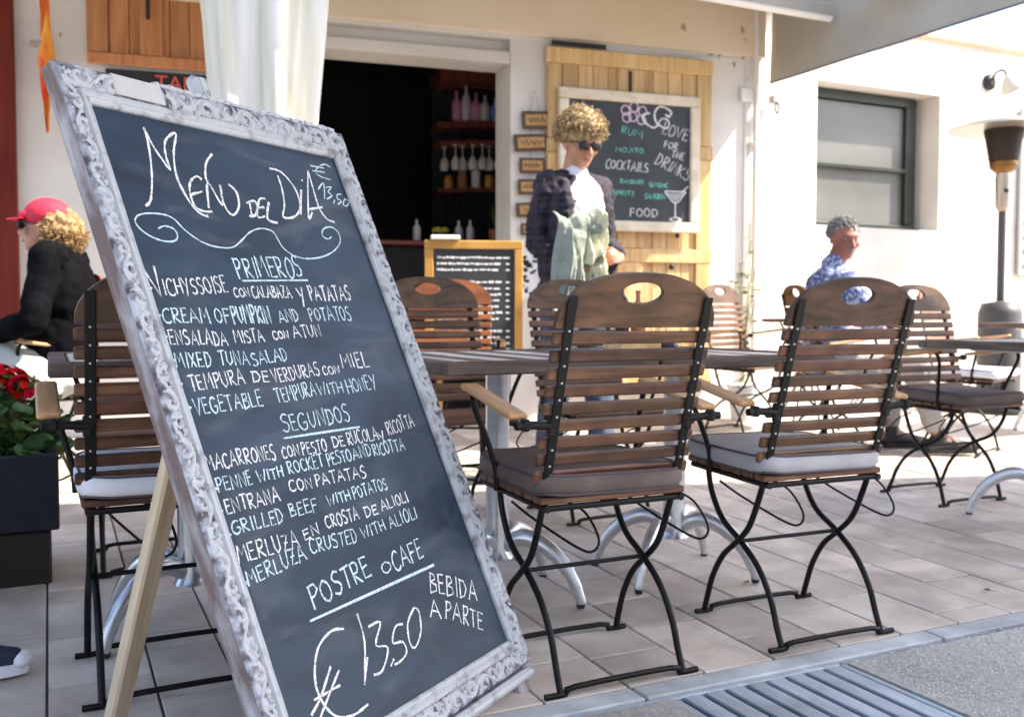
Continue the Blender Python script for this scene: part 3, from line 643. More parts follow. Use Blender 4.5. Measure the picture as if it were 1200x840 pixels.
def by(z): return -.09-(z-.45)*.125/.48          # y of the back plane at height z
me_slat = MB().box((0,0,0), (.436,.014,.029), .004)
CH = {}
for key, sm, tm in (('dark','slat','topboard'),('orange','slat_orange','topboard_orange')):
    CH[key] = (mk(me_slat, 'slat', M[sm]), mk(back_board_mesh(), 'back_board', M[tm]), mk(MB().box((0,0,0), (.41,.045,.016), .003), 'seat_slat', M['slat']))
me_rail = mk(MB().box((0,0,0), (.024,.006,.52), .002), 'rail', M['iron'])
rv = MB()
for i in range(11): rv.lathe([(.0035,0),(.0028,.002),(.001,.003)], (0,-.003,-.235+i*.0415), 8, R=Matrix.Rotation(PI/2,3,'X'))
me_rivet = mk(rv, 'rivets', M['rivet'])
legA = cr([(0,-.088,.455),(0,-.07,.40),(0,-.03,.31),(0,.022,.255),(0,.085,.20),(0,.13,.13),(0,.155,.06),(0,.17,.008)], 5)
legB = cr([(0,.185,.435),(0,.165,.37),(0,.11,.30),(0,.022,.255),(0,-.06,.20),(0,-.115,.13),(0,-.145,.06),(0,-.17,.008)], 5)
me_la = mk(MB().tube(legA, .0085, 8), 'front_leg', M['iron']); me_lb = mk(MB().tube([(p.x+.012, p.y, p.z) for p in legB], .0085, 8), 'rear_leg', M['iron'])
me_lb2 = mk(MB().tube([(p.x-.012, p.y, p.z) for p in legB], .0085, 8), 'rear_leg', M['iron'])
me_foot = mk(MB().tube(cr([(-.215,0,.011),(-.16,0,.011),(-.135,0,.024),(.135,0,.026),(.16,0,.011),(.215,0,.011)],3), .0075, 8), 'foot_bar', M['iron'])
me_cross = mk(MB().tube([(-.19,.022,.255),(.19,.022,.255)], .006, 8), 'cross_bar', M['iron'])
sf = MB(); sf.tube([(-.19,-.12,.44),(-.19,.24,.44)], .009, 8); sf.tube([(.19,-.12,.44),(.19,.24,.44)], .009, 8); sf.tube([(-.19,-.11,.44),(.19,-.11,.44)], .008, 8)
me_sf = mk(sf, 'seat_frame', M['iron'])
me_arm = mk(MB().box((0,0,0), (.05,.30,.015), .005), 'armrest', M['arm'])
me_arm_d = mk(MB().box((0,0,0), (.05,.30,.015), .005), 'armrest', M['slat'])
me_br = mk(MB().tube([(0,0,0),(.055,0,.005),(.10,-.004,.005)], .010, 8).box((.075,0,.006), (.02,.028,.028), .005).box((.006,.0,.0), (.02,.016,.05), .004), 'arm_bracket', M['iron'])
me_sup = mk(MB().tube(cr([(0,.155,.698),(-.005,.17,.66),(-.03,.15,.58),(-.05,.13,.50),(-.055,.13,.44)],4), .008, 8).box((0,.155,.70), (.022,.05,.014), .003), 'arm_support', M['iron'])
me_loop = mk(MB().tube(cr([(-.17,.16,.40),(-.13,.10,.36),(-.06,.0,.305),(-.03,-.03,.30),(-.01,-.02,.33),(-.03,.02,.39),(-.08,.05,.42)],5), .0035, 6), 'wire_loop', M['iron'])
def cushion_mesh(seed):
    n = 14; hx, hy, th = .212, .2, .052; vs = []; rr = random.Random(seed)
    def sup(u, e): return math.copysign(abs(u)**e, u)
    rings = [(-1.0,.80),(-.9,.955),(-.45,1.0),(.45,1.0),(.9,.955),(1.0,.80)]
    N_ = 40; m = MB()
    for (z, k_) in rings:
        for i in range(N_):
            a = 2*PI*i/N_; x = hx*k_*sup(math.cos(a), .22); y = hy*k_*sup(math.sin(a), .22)
            vs.append((x, y, th/2*z+.004*math.sin(a*3+seed)))
    for i in range(N_): a = 2*PI*i/N_; vs.append((hx*.45*sup(math.cos(a),.4), hy*.45*sup(math.sin(a),.4), th/2+.004))
    vs.append((0,0,th/2+.005)); fs = []
    for r_ in range(6):
        for i in range(N_): fs.append((r_*N_+i, r_*N_+(i+1) % N_, (r_+1)*N_+(i+1) % N_, (r_+1)*N_+i))
    L = len(vs)-1
    for i in range(N_): fs.append((6*N_+i, 6*N_+(i+1) % N_, L))
    fs.append(tuple(range(N_))[::-1]); m.add(vs, fs, True)
    pip = [[vs[k_*N_+i] for i in range(N_)] for k_ in (1, 4)]
    pm = MB()
    for lp in pip: pm.tube([(x*1.008, y*1.008, z) for x, y, z in lp], .0032, 6, True)
    return m, pm
_c, _p = cushion_mesh(2)
me_cush = {k_: mk(_c, 'cushion', M[k_]) for k_ in ('cush_brown','cush_blue','cush_white')}; me_pip = mk(_p, 'piping', M['piping'])
def chair(label, x, y, rz, kind='dark', cush=None, arms=True, group='wooden folding armchairs on the terrace', arm_mesh=None, tilt=0, sc_=1):
    sl_, tb_, ss_ = CH[kind]; t = thing('folding_armchair', label, 'chair', (x, y, gz(y)-.003), rz, group); t.rotation_mode = 'ZYX'; t.rotation_euler = (math.atan(.03), 0, rz)
    R = (LEAN, 0, 0)
    for i in range(9):
        z = .515+i*.0415; obj('slat', sl_, None, t, (0, by(z)+.012, z), R)
    z = .872; obj('back_board', tb_, None, t, (0, by(z)+.012, z), R)
    for s in (-1, 1):
        zc = .69; r_ = obj('rail', me_rail, None, t, (s*.185, by(zc), zc), R); obj('rivets', me_rivet, None, r_)
        obj('front_leg', me_la, None, t, (s*.185, 0, 0)); obj('rear_leg', me_lb if s < 0 else me_lb2, None, t, (s*.185, 0, 0))
        if arms:
            obj('armrest', arm_mesh or me_arm, None, t, (s*.268, .03, .685), (math.atan2(.05,.33), 0, 0))
            b_ = obj('arm_bracket', me_br, None, t, (s*.185, -.135, .64)); b_.scale = (s, 1, 1)
            b_ = obj('arm_support', me_sup, None, t, (s*.262, 0, 0)); b_.scale = (s, 1, 1)
    obj('foot_bar', me_foot, None, t, (0, .17, 0)); obj('foot_bar', me_foot, None, t, (0, -.17, 0)); obj('cross_bar', me_cross, None, t)
    obj('seat_frame', me_sf, None, t)
    for i in range(7): obj('seat_slat', ss_, None, t, (0, -.09+i*.0525, .4575))
    for s in (-1, 1):
        b_ = obj('wire_loop', me_loop, None, t, (.02 if s < 0 else .36, 0, 0))
    if cush:
        c_ = obj('cushion', me_cush[cush], None, t, (0, .075, .493)); obj('piping', me_pip, None, c_)
    return t
chair('brown wooden folding armchair with brown cushion, seen from behind next to the menu board', 1.240, 2.14, 0, cush='cush_brown', arm_mesh=None)
chair('brown folding armchair with pale grey cushion, seen from behind, nearest the drain grate corner', 1.925, 2.155, -.03, cush='cush_blue')
chair('wooden folding armchair with white cushion, half hidden behind the left side of the menu board', .262, 2.51, .02, cush='cush_white')
chair('wooden folding armchair facing the viewer, in front of the yellow framed menu', 1.40, 3.56, PI)
chair('wooden folding armchair facing the viewer, in front of the walking man', 2.08, 3.58, PI+.03)
chair('orange toned folding armchair behind the table end beside the yellow framed menu', 1.80, 4.55, PI-.45, kind='orange')
chair('small brown folding armchair by the wall below the pine shutter', 4.22, 5.25, PI+.25, kind='dark')
chair('grey brown folding armchair with thick brown cushion facing the viewer at the right', 3.80, 3.24, PI, cush='cush_brown')
chair('orange folding armchair with white cushion behind the right hand table', 5.0, 4.15, PI+.35, kind='orange', cush='cush_white')
chair('wooden folding armchair facing the viewer behind the left table, under the menu board edge', .33, 3.55, PI, cush=None)
chair('dark wooden folding armchair under the man in the red cap', -.02, 4.93, PI/2+.25, kind='orange')
chair('dark wooden folding armchair at the picture edge under the person with sneakers', -.85, 2.75, -PI/2)

# ------------------------------------------------------------------ tables
me_pole = mk(MB().lathe([(.05,.13),(.038,.15),(.036,.18),(.036,.70),(.05,.72)], n=20), 'pole', M['alu'])
def footarm(a):
    m = MB(); pts = []; rr = []
    for r_, z, k_ in ((.03,.17,.026),(.08,.195,.027),(.14,.185,.025),(.2,.145,.022),(.24,.095,.019),(.265,.045,.016),(.275,.012,.015)):
        pts.append((r_*math.cos(a), r_*math.sin(a), z)); rr.append(k_)
    m.tube(cr(pts,3), [rr[min(len(rr)-1, int(i/3))] for i in range(len(cr(pts,3)))], 10, flat=.8); return m
FA = [math.atan2(.185,-.187), math.atan2(-.142,-.229), math.atan2(-.193,.171), math.atan2(.15,.245)]
me_feet = [mk(footarm(a), 'foot', M['alu']) for a in FA]
me_pad = mk(MB().lathe([(.012,0),(.014,.012)], n=10), 'foot_pad', M['black'])
me_plate = mk(MB().box((0,0,.735), (.4,.4,.012), .003), 'top_plate', M['alu'])
def table(label, x, y, w_=.65, d_=.70, group='slatted terrace tables on aluminium pedestals', H_=.762):
    t = thing('terrace_table', label, 'table', (x, y, gz(y)), 0, group); dz = H_-.762
    n = 8; sw = (w_-.09)/n; sl_ = MB().box((0,0,0), (sw-.009, d_-.095, .018), .003).mesh('top_slat'); sl_.materials.append(M['tabletop']); sp_ = sl_.copy(); sp_.materials.clear(); sp_.materials.append(M['tabletop_glare'])
    for i in range(n): obj('top_slat', sl_ if i % 2 else sp_, None, t, (-w_/2+.045+sw*(i+.5), 0, .751+dz))  # every other slat pale: glare stripes put into the colour
    for s in (-1, 1):
        obj('edge_board', MB().box((0, s*(d_/2-.022), .745+dz), (w_-.002,.043,.036), .005), M['tabledge'], t)
        obj('edge_board', MB().box((s*(w_/2-.022), 0, .745+dz), (.043,d_-.091,.036), .005), M['tabledge'], t)
    p = obj('pole', me_pole, None, t); p.scale = (1,1,(H_-.02)/.742); obj('top_plate', me_plate, None, t, (0,0,-.014+dz))
    for q, a in enumerate(FA):
        f = obj('foot', me_feet[q], None, t); obj('foot_pad', me_pad, None, f, (.272*math.cos(a), .272*math.sin(a), 0))
    return t
table('slatted table behind the chair with brown cushion, its end beside the menu board', 1.238, 2.70, .65, .80, H_=.752)
table('slatted table between the two near chairs, its pedestal in view', 1.890, 2.695, .65, .80, H_=.752)
table('slatted table at the left, its corner showing beside the menu board', .345, 2.79, .70, .70)
table('slatted table at the right edge in front of the brown cushioned chair', 3.80, 2.74, .70, .70)
table('far slatted table by the patio heater at the right edge', 6.35, 4.45, .8, .7)
# round table by the wall with a green bottle
t = thing('round_table', 'small round table with thin top and wire legs near the corner of the walls', 'table', (4.75, 5.2, gz(5.2)))
obj('tabletop', MB().lathe([(.30,.745),(.31,.75),(.31,.765),(.30,.77)], n=28), M['tabletop'], t)
for a in (0,1,2,3):
    c, q = math.cos(a*PI/2+.4), math.sin(a*PI/2+.4); obj('leg', MB().tube(cr([(.2*c,.2*q,.74),(.04*c,.04*q,.45),(.08*c,.08*q,.3),(.24*c,.24*q,.008)],4), .008, 6), M['iron'], t)
bottle((4.72, 5.15, gz(5.2)+.77), .26, .035, M['bottle_green'], 'bright green bottle on the round table by the wall')
# things on the table, seen through the handle hole
zt = .753+gz(2.75)
t = thing('condiment_caddy', 'small wooden caddy of sauces on the slatted table, seen through the chair handle hole', 'caddy', (1.80, 2.82, zt)); obj('tray', MB().box((0,0,.03), (.17,.11,.06), .006), M['pine'], t)
bottle((1.76, 2.82, zt+.062), .17, .024, M['bottle_dark'], 'dark sauce bottle standing in the wooden caddy'); bottle((1.83, 2.83, zt+.062), .14, .026, M['terracotta'], 'orange sauce bottle standing in the wooden caddy', capm=M['redpaint'])
t = thing('ashtray', 'dark round ashtray on the slatted table beside the caddy', 'ashtray', (1.96, 2.86, zt)); obj('bowl', MB().lathe([(.045,0),(.055,.035),(.05,.035),(.04,.012)], n=18), M['bottle_dark'], t)

# yellow framed menu on an easel
ym = thing('framed_menu', 'black menu panel in a yellow wooden frame standing in the bar doorway', 'menu board', (2.27, 5.28, gz(5.28)), -.3)
LZ = 1.28; w_ = .58
obj('slate', MB().box((0,0,.85), (w_-.08,.012,.72)), M['slate2'], ym)
for s in (-1, 1): obj('easel_leg', MB().box((s*.2,.06,.3), (.03,.03,.6), .004, Matrix.Rotation(.0,3,'X')), M['yellowframe'], ym)
for s in (-1, 1): obj('frame_rail', MB().box((s*(w_/2-.025), -.004, .84), (.05,.03,.68), .005), M['yellowframe'], ym)
obj('frame_rail', MB().box((0,-.004,1.205), (w_,.03,.05), .005), M['yellowframe'], ym); obj('frame_rail', MB().box((0,-.004,.475), (w_,.03,.05), .005), M['yellowframe'], ym)
obj('clip_lamp', MB().box((-.17,-.02,1.245), (.17,.05,.025), .006), M['whitemetal'], ym)
rm = random.Random(12); tx = MB()
for i in range(17):
    z = 1.13-i*.036; x = -.22
    if i in (3, 11, 18): continue
    while x < (.14 if i != 0 else .2):
        l = rm.uniform(.015,.05); tx.box((x+l/2, -.0075, z+rm.uniform(-.002,.002)), (l*.8, .001, rm.uniform(.008,.014)), 0); x += l
    tx.box((.2, -.0075, z), (.022,.001,.01), 0)
tag(obj('menu_writing', tx, M['chalk_w'], ym), kind='stuff')

# cocktail chalkboard on the pine shutter
cb = thing('cocktail_chalkboard', 'framed black chalkboard advertising cocktails, hung on the pine shutter', 'chalkboard')
s0, s1 = sX(4.40), sX(3.29); z0, z1 = 1.50, 2.50
cbR = RW
def cbp(px, py, out=.108):       # position on the face given in fractions of the slate
    return wl(s1-.075-(s1-s0-.15)*px, out, z1-.07-(z1-z0-.14)*py)
obj('slate', wbox(MB(), s0+.05, s1-.05, .085, .1, z0+.05, z1-.05), M['slate2'], cb)
for a, b, c_, d_ in ((s0,s1,z1-.075,z1),(s0,s1,z0,z0+.075),(s0,s0+.075,z0+.077,z1-.077),(s1-.075,s1,z0+.077,z1-.077)): obj('frame_rail', wbox(MB(), a, b, .08, .125, c_, d_, .008), M['palewood'], cb)
for q in (.15, .85): obj('hook', MB().ball(wl(s0+(s1-s0)*q, .09, z0-.02), .018, 8, 6), M['black'], cb)

# ------------------------------------------------------------------ single stroke chalk lettering
FONT = {
'A':(.8,[[(0,0),(.38,1),(.8,0)],[(.14,.38),(.66,.36)]]), 'B':(.62,[[(.02,0),(.05,1)],[(.0,.98),(.4,.95),(.48,.72),(.08,.53)],[(.08,.53),(.55,.45),(.58,.15),(.0,.0)]]),
'C':(.66,[[(.64,.85),(.4,1),(.1,.78),(.02,.35),(.2,.03),(.5,.03),(.66,.16)]]), 'D':(.68,[[(.06,0),(.06,1)],[(-.04,.97),(.42,.92),(.66,.5),(.44,.1),(0,.0)]]),
'E':(.56,[[(.54,.97),(.06,.98),(.04,.02),(.56,.04)],[(.06,.52),(.46,.54)]]), 'F':(.54,[[(.54,.97),(.06,.98),(.04,-.02)],[(.06,.52),(.44,.54)]]),
'G':(.72,[[(.66,.86),(.4,1),(.08,.75),(.04,.3),(.3,0),(.62,.1),(.68,.42),(.4,.42)]]), 'H':(.66,[[(.05,0),(.04,1)],[(.62,0),(.6,1)],[(.05,.5),(.62,.5)]]),
'I':(.22,[[(.1,0),(.12,1)]]), 'J':(.5,[[(.45,1),(.44,.2),(.2,0),(.0,.2)]]), 'Q':(.7,[[(.36,.98),(.08,.74),(.05,.28),(.32,0),(.62,.24),(.64,.7),(.36,.98)],[(.42,.3),(.7,-.05)]]), 'K':(.64,[[(.05,0),(.05,1)],[(.6,.98),(.07,.46),(.64,0)]]), 'L':(.54,[[(.06,1),(.04,.02),(.54,.05)]]),
'M':(.86,[[(.02,0),(.12,1),(.42,.4),(.72,1),(.84,0)]]), 'N':(.7,[[(.03,0),(.06,1),(.62,.02),(.66,1)]]), 'O':(.7,[[(.36,.98),(.08,.74),(.05,.28),(.32,0),(.62,.24),(.64,.7),(.36,.98)]]),
'P':(.58,[[(.06,-.03),(.05,1)],[(-.04,.95),(.42,.97),(.56,.72),(.36,.5),(.06,.46)]]), 'R':(.64,[[(.06,0),(.05,1)],[(-.04,.95),(.42,.97),(.54,.74),(.34,.52),(.07,.5),(.62,0)]]),
'S':(.6,[[(.56,.9),(.3,1),(.06,.8),(.16,.58),(.46,.46),(.56,.22),(.32,0),(.02,.1)]]), 'T':(.64,[[(-.02,.96),(.66,1)],[(.33,.97),(.31,0)]]),
'U':(.64,[[(.04,1),(.05,.3),(.28,0),(.54,.2),(.6,1)]]), 'V':(.66,[[(0,1),(.3,0),(.66,1)]]), 'W':(.9,[[(0,1),(.2,0),(.44,.66),(.66,0),(.9,1)]]),
'X':(.62,[[(.02,1),(.6,0)],[(.6,1),(.02,0)]]), 'Y':(.6,[[(.0,1),(.28,.5)],[(.6,1),(.2,-.1)]]), 'Z':(.62,[[(.04,.96),(.58,.98),(.04,.03),(.62,.05)],[(.15,.5),(.5,.52)]])}
rs = random.Random(77)
def ribbon(m, pts, w_, z=.0, smooth=True, place=None):
    P = [Vector((p[0], p[1], 0)) for p in pts]
    if smooth and len(P) > 2: P = cr(P, 4)
    else: P = [P[0].lerp(P[-1], i/3) for i in range(4)] if len(P) == 2 else P
    vs = []
    for i, p in enumerate(P):
        t_ = (P[min(i+1, len(P)-1)]-P[max(i-1, 0)]); 
        if t_.length < 1e-6: t_ = Vector((1,0,0))
        t_.normalize(); n_ = Vector((-t_.y, t_.x, 0)); h = w_/2*rs.uniform(.62, 1.25)
        vs += [(p.x+n_.x*h, p.y+n_.y*h, z), (p.x-n_.x*h, p.y-n_.y*h, z)]
    if place: vs = [place(*v) for v in vs]
    m.add(vs, [(2*i, 2*i+1, 2*i+3, 2*i+2) for i in range(len(P)-1)])
def word(m, s, a, b, ha, hb, w_, z=0, slant=.06, place=None):
    a, b = Vector(a), Vector(b); d = b-a; L = d.length; d0 = d; d.normalize(); u = Vector((-d.y, d.x)); S = s.upper()
    b = a+(b-a)*.96; L *= .96
    ws = [FONT[c][0]*rs.uniform(.92,1.08)+.18 for c in S]; tot = sum(ws)-.18; x = 0
    for c, cw in zip(S, ws):
        f = x/tot; h = ha+(hb-ha)*f; h *= rs.uniform(.93,1.08); k_ = L/tot; dy = rs.uniform(-.05,.05)*h; sk = slant+rs.uniform(-.05,.05)
        for st in FONT[c][1]:
            pts = []
            for (px, py) in st:
                px += rs.uniform(-.025,.025); py += rs.uniform(-.025,.025)
                q = a+d*((x+px*(cw-.18)/FONT[c][0])*k_+py*h*sk)+u*(py*h+dy); pts.append((q.x, q.y))
            ribbon(m, pts, w_, z, smooth=len(pts) > 5, place=place)
        x += cw

# cocktail board drawing: fractions of the slate, x right, y down
def cpl(x, y, z=0): return cbp(x, -y, .1012)
def crib(mt, strokes, w_, nm='chalk_drawing', z=0):
    m = MB()
    for st in strokes: ribbon(m, [(p[0], -p[1]) for p in st], w_, z, place=cpl)
    obj(nm, m, mt, cb)
crib(M['chalk_w'], [[(.80,.03),(.74,.02),(.7,.08),(.72,.16),(.8,.2),(.82,.14),(.76,.12),(.7,.2),(.62,.16),(.6,.1),(.66,.08)],[(.8,.03),(.84,.06),(.82,.1),(.79,.08)]], .014)
m = MB()
for s, a, b, h in (('LOVE',(.76,-.24),(.98,-.30),.10),('FOR',(.78,-.36),(.9,-.37),.055),('THE',(.84,-.44),(.95,-.46),.06),('DRINKS',(.70,-.50),(.99,-.64),.10),('COCKTAILS',(.30,-.56),(.66,-.58),.075),('FOOD',(.5,-.955),(.74,-.955),.07),('GIN',(.05,-.10),(.16,-.10),.05)): word(m, s, a, b, h, h, .007, place=cpl)
tag(obj('chalk_lettering', m, M['chalk_w'], cb), kind='stuff')
m = MB()
for s, a, b, h in (('RUM',(.42,-.26),(.6,-.30),.06),('MOJITO',(.38,-.42),(.62,-.42),.04),('DAIQUIRI',(.42,-.68),(.62,-.68),.035),('GIN TONIC'.replace(' ',''),(.66,-.70),(.82,-.70),.035),('SANGRIA',(.62,-.80),(.80,-.80),.045),('SPRITZ',(.36,-.78),(.54,-.78),.04)): word(m, s, a, b, h, h, .0065, place=cpl)
tag(obj('chalk_lettering', m, M['chalk_g'], cb), kind='stuff')
gl = [[(.79,.73),(.97,.73)],[(.79,.73),(.88,.83),(.97,.73)],[(.88,.83),(.88,.95)],[(.83,.97),(.88,.95),(.93,.97),(.88,.985),(.83,.97)],[(.93,.74),(.99,.68)]]
crib(M['chalk_w'], gl, .012)
m = MB(); m.add([cbp(.80,.745,.1008), cbp(.96,.745,.1008), cbp(.88,.82,.1008)], [(0,1,2)]); obj('chalk_fill', m, M['chalk_grey'], cb)
fl_ = []
for cx_, cy_ in ((.46,.07),(.53,.04),(.6,.07),(.52,.12),(.59,.14),(.47,.13)): fl_.append([(cx_+.035*math.cos(a*PI/3), cy_+.04*math.sin(a*PI/3)) for a in range(7)])
crib(M['chalk_p'], fl_, .01)

# ------------------------------------------------------------------ the menu board
HD, TL = .632, .408; BW, BL_ = .858, 1.435; ML, MR, MTp, MBt = .0537, .0682, .0836, .0719
Hh = Vector((math.cos(HD), math.sin(HD), 0)); Mm = Vector((-math.sin(HD), math.cos(HD), 0)); Uu = Mm*math.sin(TL)+Vector((0,0,1))*math.cos(TL); Nn = Hh.cross(Uu)
mbx = bpy.data.objects.new('menu_board', None); C.objects.link(mbx)
tag(mbx, 'large tilted menu chalkboard in a carved whitewashed frame, standing in the foreground', 'chalkboard')
mbx.matrix_world = Matrix(((Hh.x,Uu.x,Nn.x,0),(Hh.y,Uu.y,Nn.y,0),(Hh.z,Uu.z,Nn.z,0),(0,0,0,1))); mbx.location = Vector((1.0482,2.0733,.062))-Hh*BW
obj('slate_panel', MB().box((BW/2, BL_/2, -.017), (BW-.05, BL_-.05, .014)), M['slate'], mbx)
def rail_profile(m, p0, p1, inn, wd_, flip):
    """mitred moulding from p0 to p1 (outer corners), inward direction inn"""
    p0, p1, inn = Vector(p0), Vector(p1), Vector(inn); d = (p1-p0).normalized(); bd_ = .019 if wd_ < .07 else .030
    prof = [(0,-.044),(0,-.008),(.004,-.003),(.012,-.002),(wd_-bd_,-.006),(wd_-bd_*.86,.002),(wd_-bd_*.6,.004),(wd_-bd_*.43,-.001),(wd_-bd_*.3,.0015),(wd_-bd_*.13,.0),(wd_,-.004),(wd_,-.012)]
    return prof, p0, p1, inn, d
def rail(nm, p0, p1, inn, wd_, m0, m1, mt, mts=None):
    prof, p0, p1, inn, d = rail_profile(None, p0, p1, inn, wd_, False); n = 30; vs = []; m = MB(); K = len(prof)
    for i in range(n+1):
        for (a, z) in prof:
            f = a/wd_; q0 = p0+d*(m0*f); q1 = p1-d*(m1*f); q = q0.lerp(q1, i/n)+inn*a
            vs.append((q.x, q.y, z+(rs.uniform(-.0006,.0006) if 0 < a < wd_ else 0)))
    flipf = (Vector((d.x, d.y, 0)).cross(Vector((inn.x, inn.y, 0)))).z < 0
    for k_ in range(K-1):
        fs = [(i*K+k_, (i+1)*K+k_, (i+1)*K+k_+1, i*K+k_+1) for i in range(n)]
        if flipf: fs = [f[::-1] for f in fs]
        m.f += [list(f) for f in fs]; m.sm += [False]*n; m.mi += [0 if k_ not in (0,) else 1]*n
    m.v = [tuple(v) for v in vs]
    o = obj(nm, m, None, mbx); o.data.materials.append(mt); o.data.materials.append(M['frameside']); 
    # inner rolled beads as lighter paint
    for poly in o.data.polygons: pass
    o.data.materials.append(M['washrail'])
    for idx_, poly in enumerate(o.data.polygons):
        if idx_//n >= 4: poly.material_index = 2
    return o
r_l = rail('frame_rail', (0,0,0), (0,BL_,0), (1,0,0), ML, MBt, MTp, M['washbase']); r_r = rail('frame_rail', (BW,0,0), (BW,BL_,0), (-1,0,0), MR, MBt, MTp, M['washbase'])
r_b = rail('frame_rail', (0,0,0), (BW,0,0), (0,1,0), MBt, ML, MR, M['washbase']); r_t = rail('frame_rail', (0,BL_,0), (BW,BL_,0), (0,-1,0), MTp, ML, MR, M['washbase'])
obj('backing_board', MB().box((BW/2, BL_/2, -.034), (BW-.012, BL_-.012, .018)), M['frameside'], mbx)
# carved acanthus scrolls, laid along each rail
def scroll(m, o, d, u, L_, w_, mir, z0):
    """one leaf scroll unit: spiral stem, three leaves and beads; o origin, d along, u across"""
    d3, u3 = Vector((d[0], d[1], 0)), Vector((u[0], u[1], 0)); j = lambda: rs.uniform(-.002,.002)
    def P(a, b, z): return Vector(o)+d3*(a*L_+j())+u3*((b if not mir else 1-b)*w_+j()*.6)+Vector((0,0,z0+z))
    sp = [(0,.15),(.25,.10),(.55,.16),(.82,.42),(.84,.75),(.62,.95),(.36,.86),(.27,.6),(.42,.4),(.62,.48),(.6,.68)]
    pts = cr([P(a, b, .001+.0012*i/10) for i, (a, b) in enumerate(sp)], 3); k0 = rs.uniform(.85,1.15); rr = [max(.0014, .0031*k0*(1-.5*i/len(pts))) for i in range(len(pts))]
    m.tube(pts, rr, 6)
    for q in range(26):
        a = rs.uniform(-.05,1.0); b = rs.uniform(-.08,1.0); an = rs.uniform(-.9,.9)+(2.6 if b < .4 else .4); s_ = rs.uniform(.004,.008); ln = rs.uniform(.14,.34)
        p = P(a, b, -.001); t_ = Vector(d3*math.cos(an)+u3*math.sin(an))*ln*L_; qd = p+t_; n_ = Vector((-t_.y, t_.x, 0)).normalized()*s_*.5; md = p.lerp(qd, .45)+n_*.6; up_ = Vector((0,0,rs.uniform(.004,.007)))
        m.add([p, md+n_, qd, md-n_, md+up_, p+Vector((0,0,-.004))], [(0,3,4),(3,2,4),(2,1,4),(1,0,4)], False)
    m.ball(P(.55,.57,.002), .0035, 7, 5)
def ornament(r_, o, d, u, length, w_, unit, skip=()):
    """carved relief: a running vine of scrolls and leaf lobes as one fine height sheet over the dark waxed ground"""
    n = int(length/unit); un = length/n; st = .0017; NX = int(length/st); NY = max(8, int(w_/st)); K = NY+1; vs = []; keep = []
    jit = [(rs.uniform(-.10,.10), rs.uniform(-.08,.08), rs.uniform(-.6,.6), rs.uniform(.85,1.2)) for _ in range(n+2)]
    for i in range(NX+1):
        x = length*i/NX; ui = x/un
        for j in range(K):
            y = j/NY; yy = y*w_; h = -.004
            for c in (int(ui)-1, int(ui), int(ui)+1):
                if c < 0 or c >= n: continue
                jx, jy, jr, js = jit[c]; sg = 1 if c % 2 else -1
                dx = x-(c+.5+jx)*un; dy = yy-(.5+.13*sg+jy)*w_; rr = math.hypot(dx, dy)/(w_*.62*js); th = math.atan2(dy*sg, dx)+jr
                if rr > 1.15: continue
                f = max(0, 1-rr**3); sp_ = math.cos(th-7.5*rr**.8); q = .0075*f*max(-.5, sp_)
                lobe = .0055*max(0, 1-abs(rr-.86)/.30)*max(-.3, math.cos(6*th+3*rr+jr*4))
                h = max(h, q-.001, lobe-.0015)
            vine = abs(yy-w_*(.5+.33*math.sin(PI*ui)))/w_
            h = max(h, .0042*(1-(vine/.11)**2)) if vine < .11 else h
            h += .0016*math.sin(x*900+jit[int(ui) % n][0]*50)*math.sin(yy*1100+x*210)+rs.uniform(-.0004,.0004)
            e = min(1, min(y, 1-y)*7, i/3, (NX-i)/3); h = -.0055+(h+.0055)*e
            vs.append((o[0]+d[0]*x+u[0]*yy, o[1]+d[1]*x+u[1]*yy, -.0035+h))
    fs = []
    fl = (d[0]*u[1]-d[1]*u[0]) < 0
    for i in range(NX):
        if any(x0 <= i/NX <= x1 for x0, x1 in skip): continue
        for j in range(NY):
            q = (i*K+j, (i+1)*K+j, (i+1)*K+j+1, i*K+j+1); fs.append(q[::-1] if fl else q)
    obj('carving', MB().add(vs, fs, True), M['wash'], r_)
ornament(r_l, (.002,.02), (0,1), (1,0), BL_-.03, ML-.018, .050); ornament(r_r, (BW-.002,.02), (0,1), (-1,0), BL_-.03, MR-.020, .058)
ornament(r_b, (.02,.002), (1,0), (0,1), BW-.04, MBt-.030, .056); ornament(r_t, (.02,BL_-.002), (1,0), (0,-1), BW-.04, MTp-.030, .062, skip=((.14,.29),))
obj('primed_patch', MB().box((.185, BL_-.026, -.002), (.125,.047,.006), .002), M['plainpatch'], r_t)
# raised crest edge along the right part of the top rail
m = MB()
for i in range(26):
    a = .24+i*.023; m.box((a, BL_+.002, -.006), (.026,.008+.006*rs.random(),.010), .004, Matrix.Rotation(rs.uniform(-.35,.35),3,'Z'))
obj('crest_beads', m, M['wash'], r_t)
obj('bottom_ledge', MB().box((BW/2-.012, -.016, -.012), (BW-.022, .024, .046), .008), M['washrail'], mbx)
obj('ledge_foot', MB().box((.03,-.046,-.028), (.05,.03,.02), .004), M['frameside'], mbx); obj('ledge_foot', MB().box((BW-.05,-.046,-.028), (.05,.03,.02), .004), M['frameside'], mbx)
fi = MB().box((.398, BL_+.02, -.03), (.052,.10,.034), .012); fi.box((.398, BL_+.03, -.0125), (.018,.06,.006), .002); obj('top_peg', fi, M['washrail'], mbx)
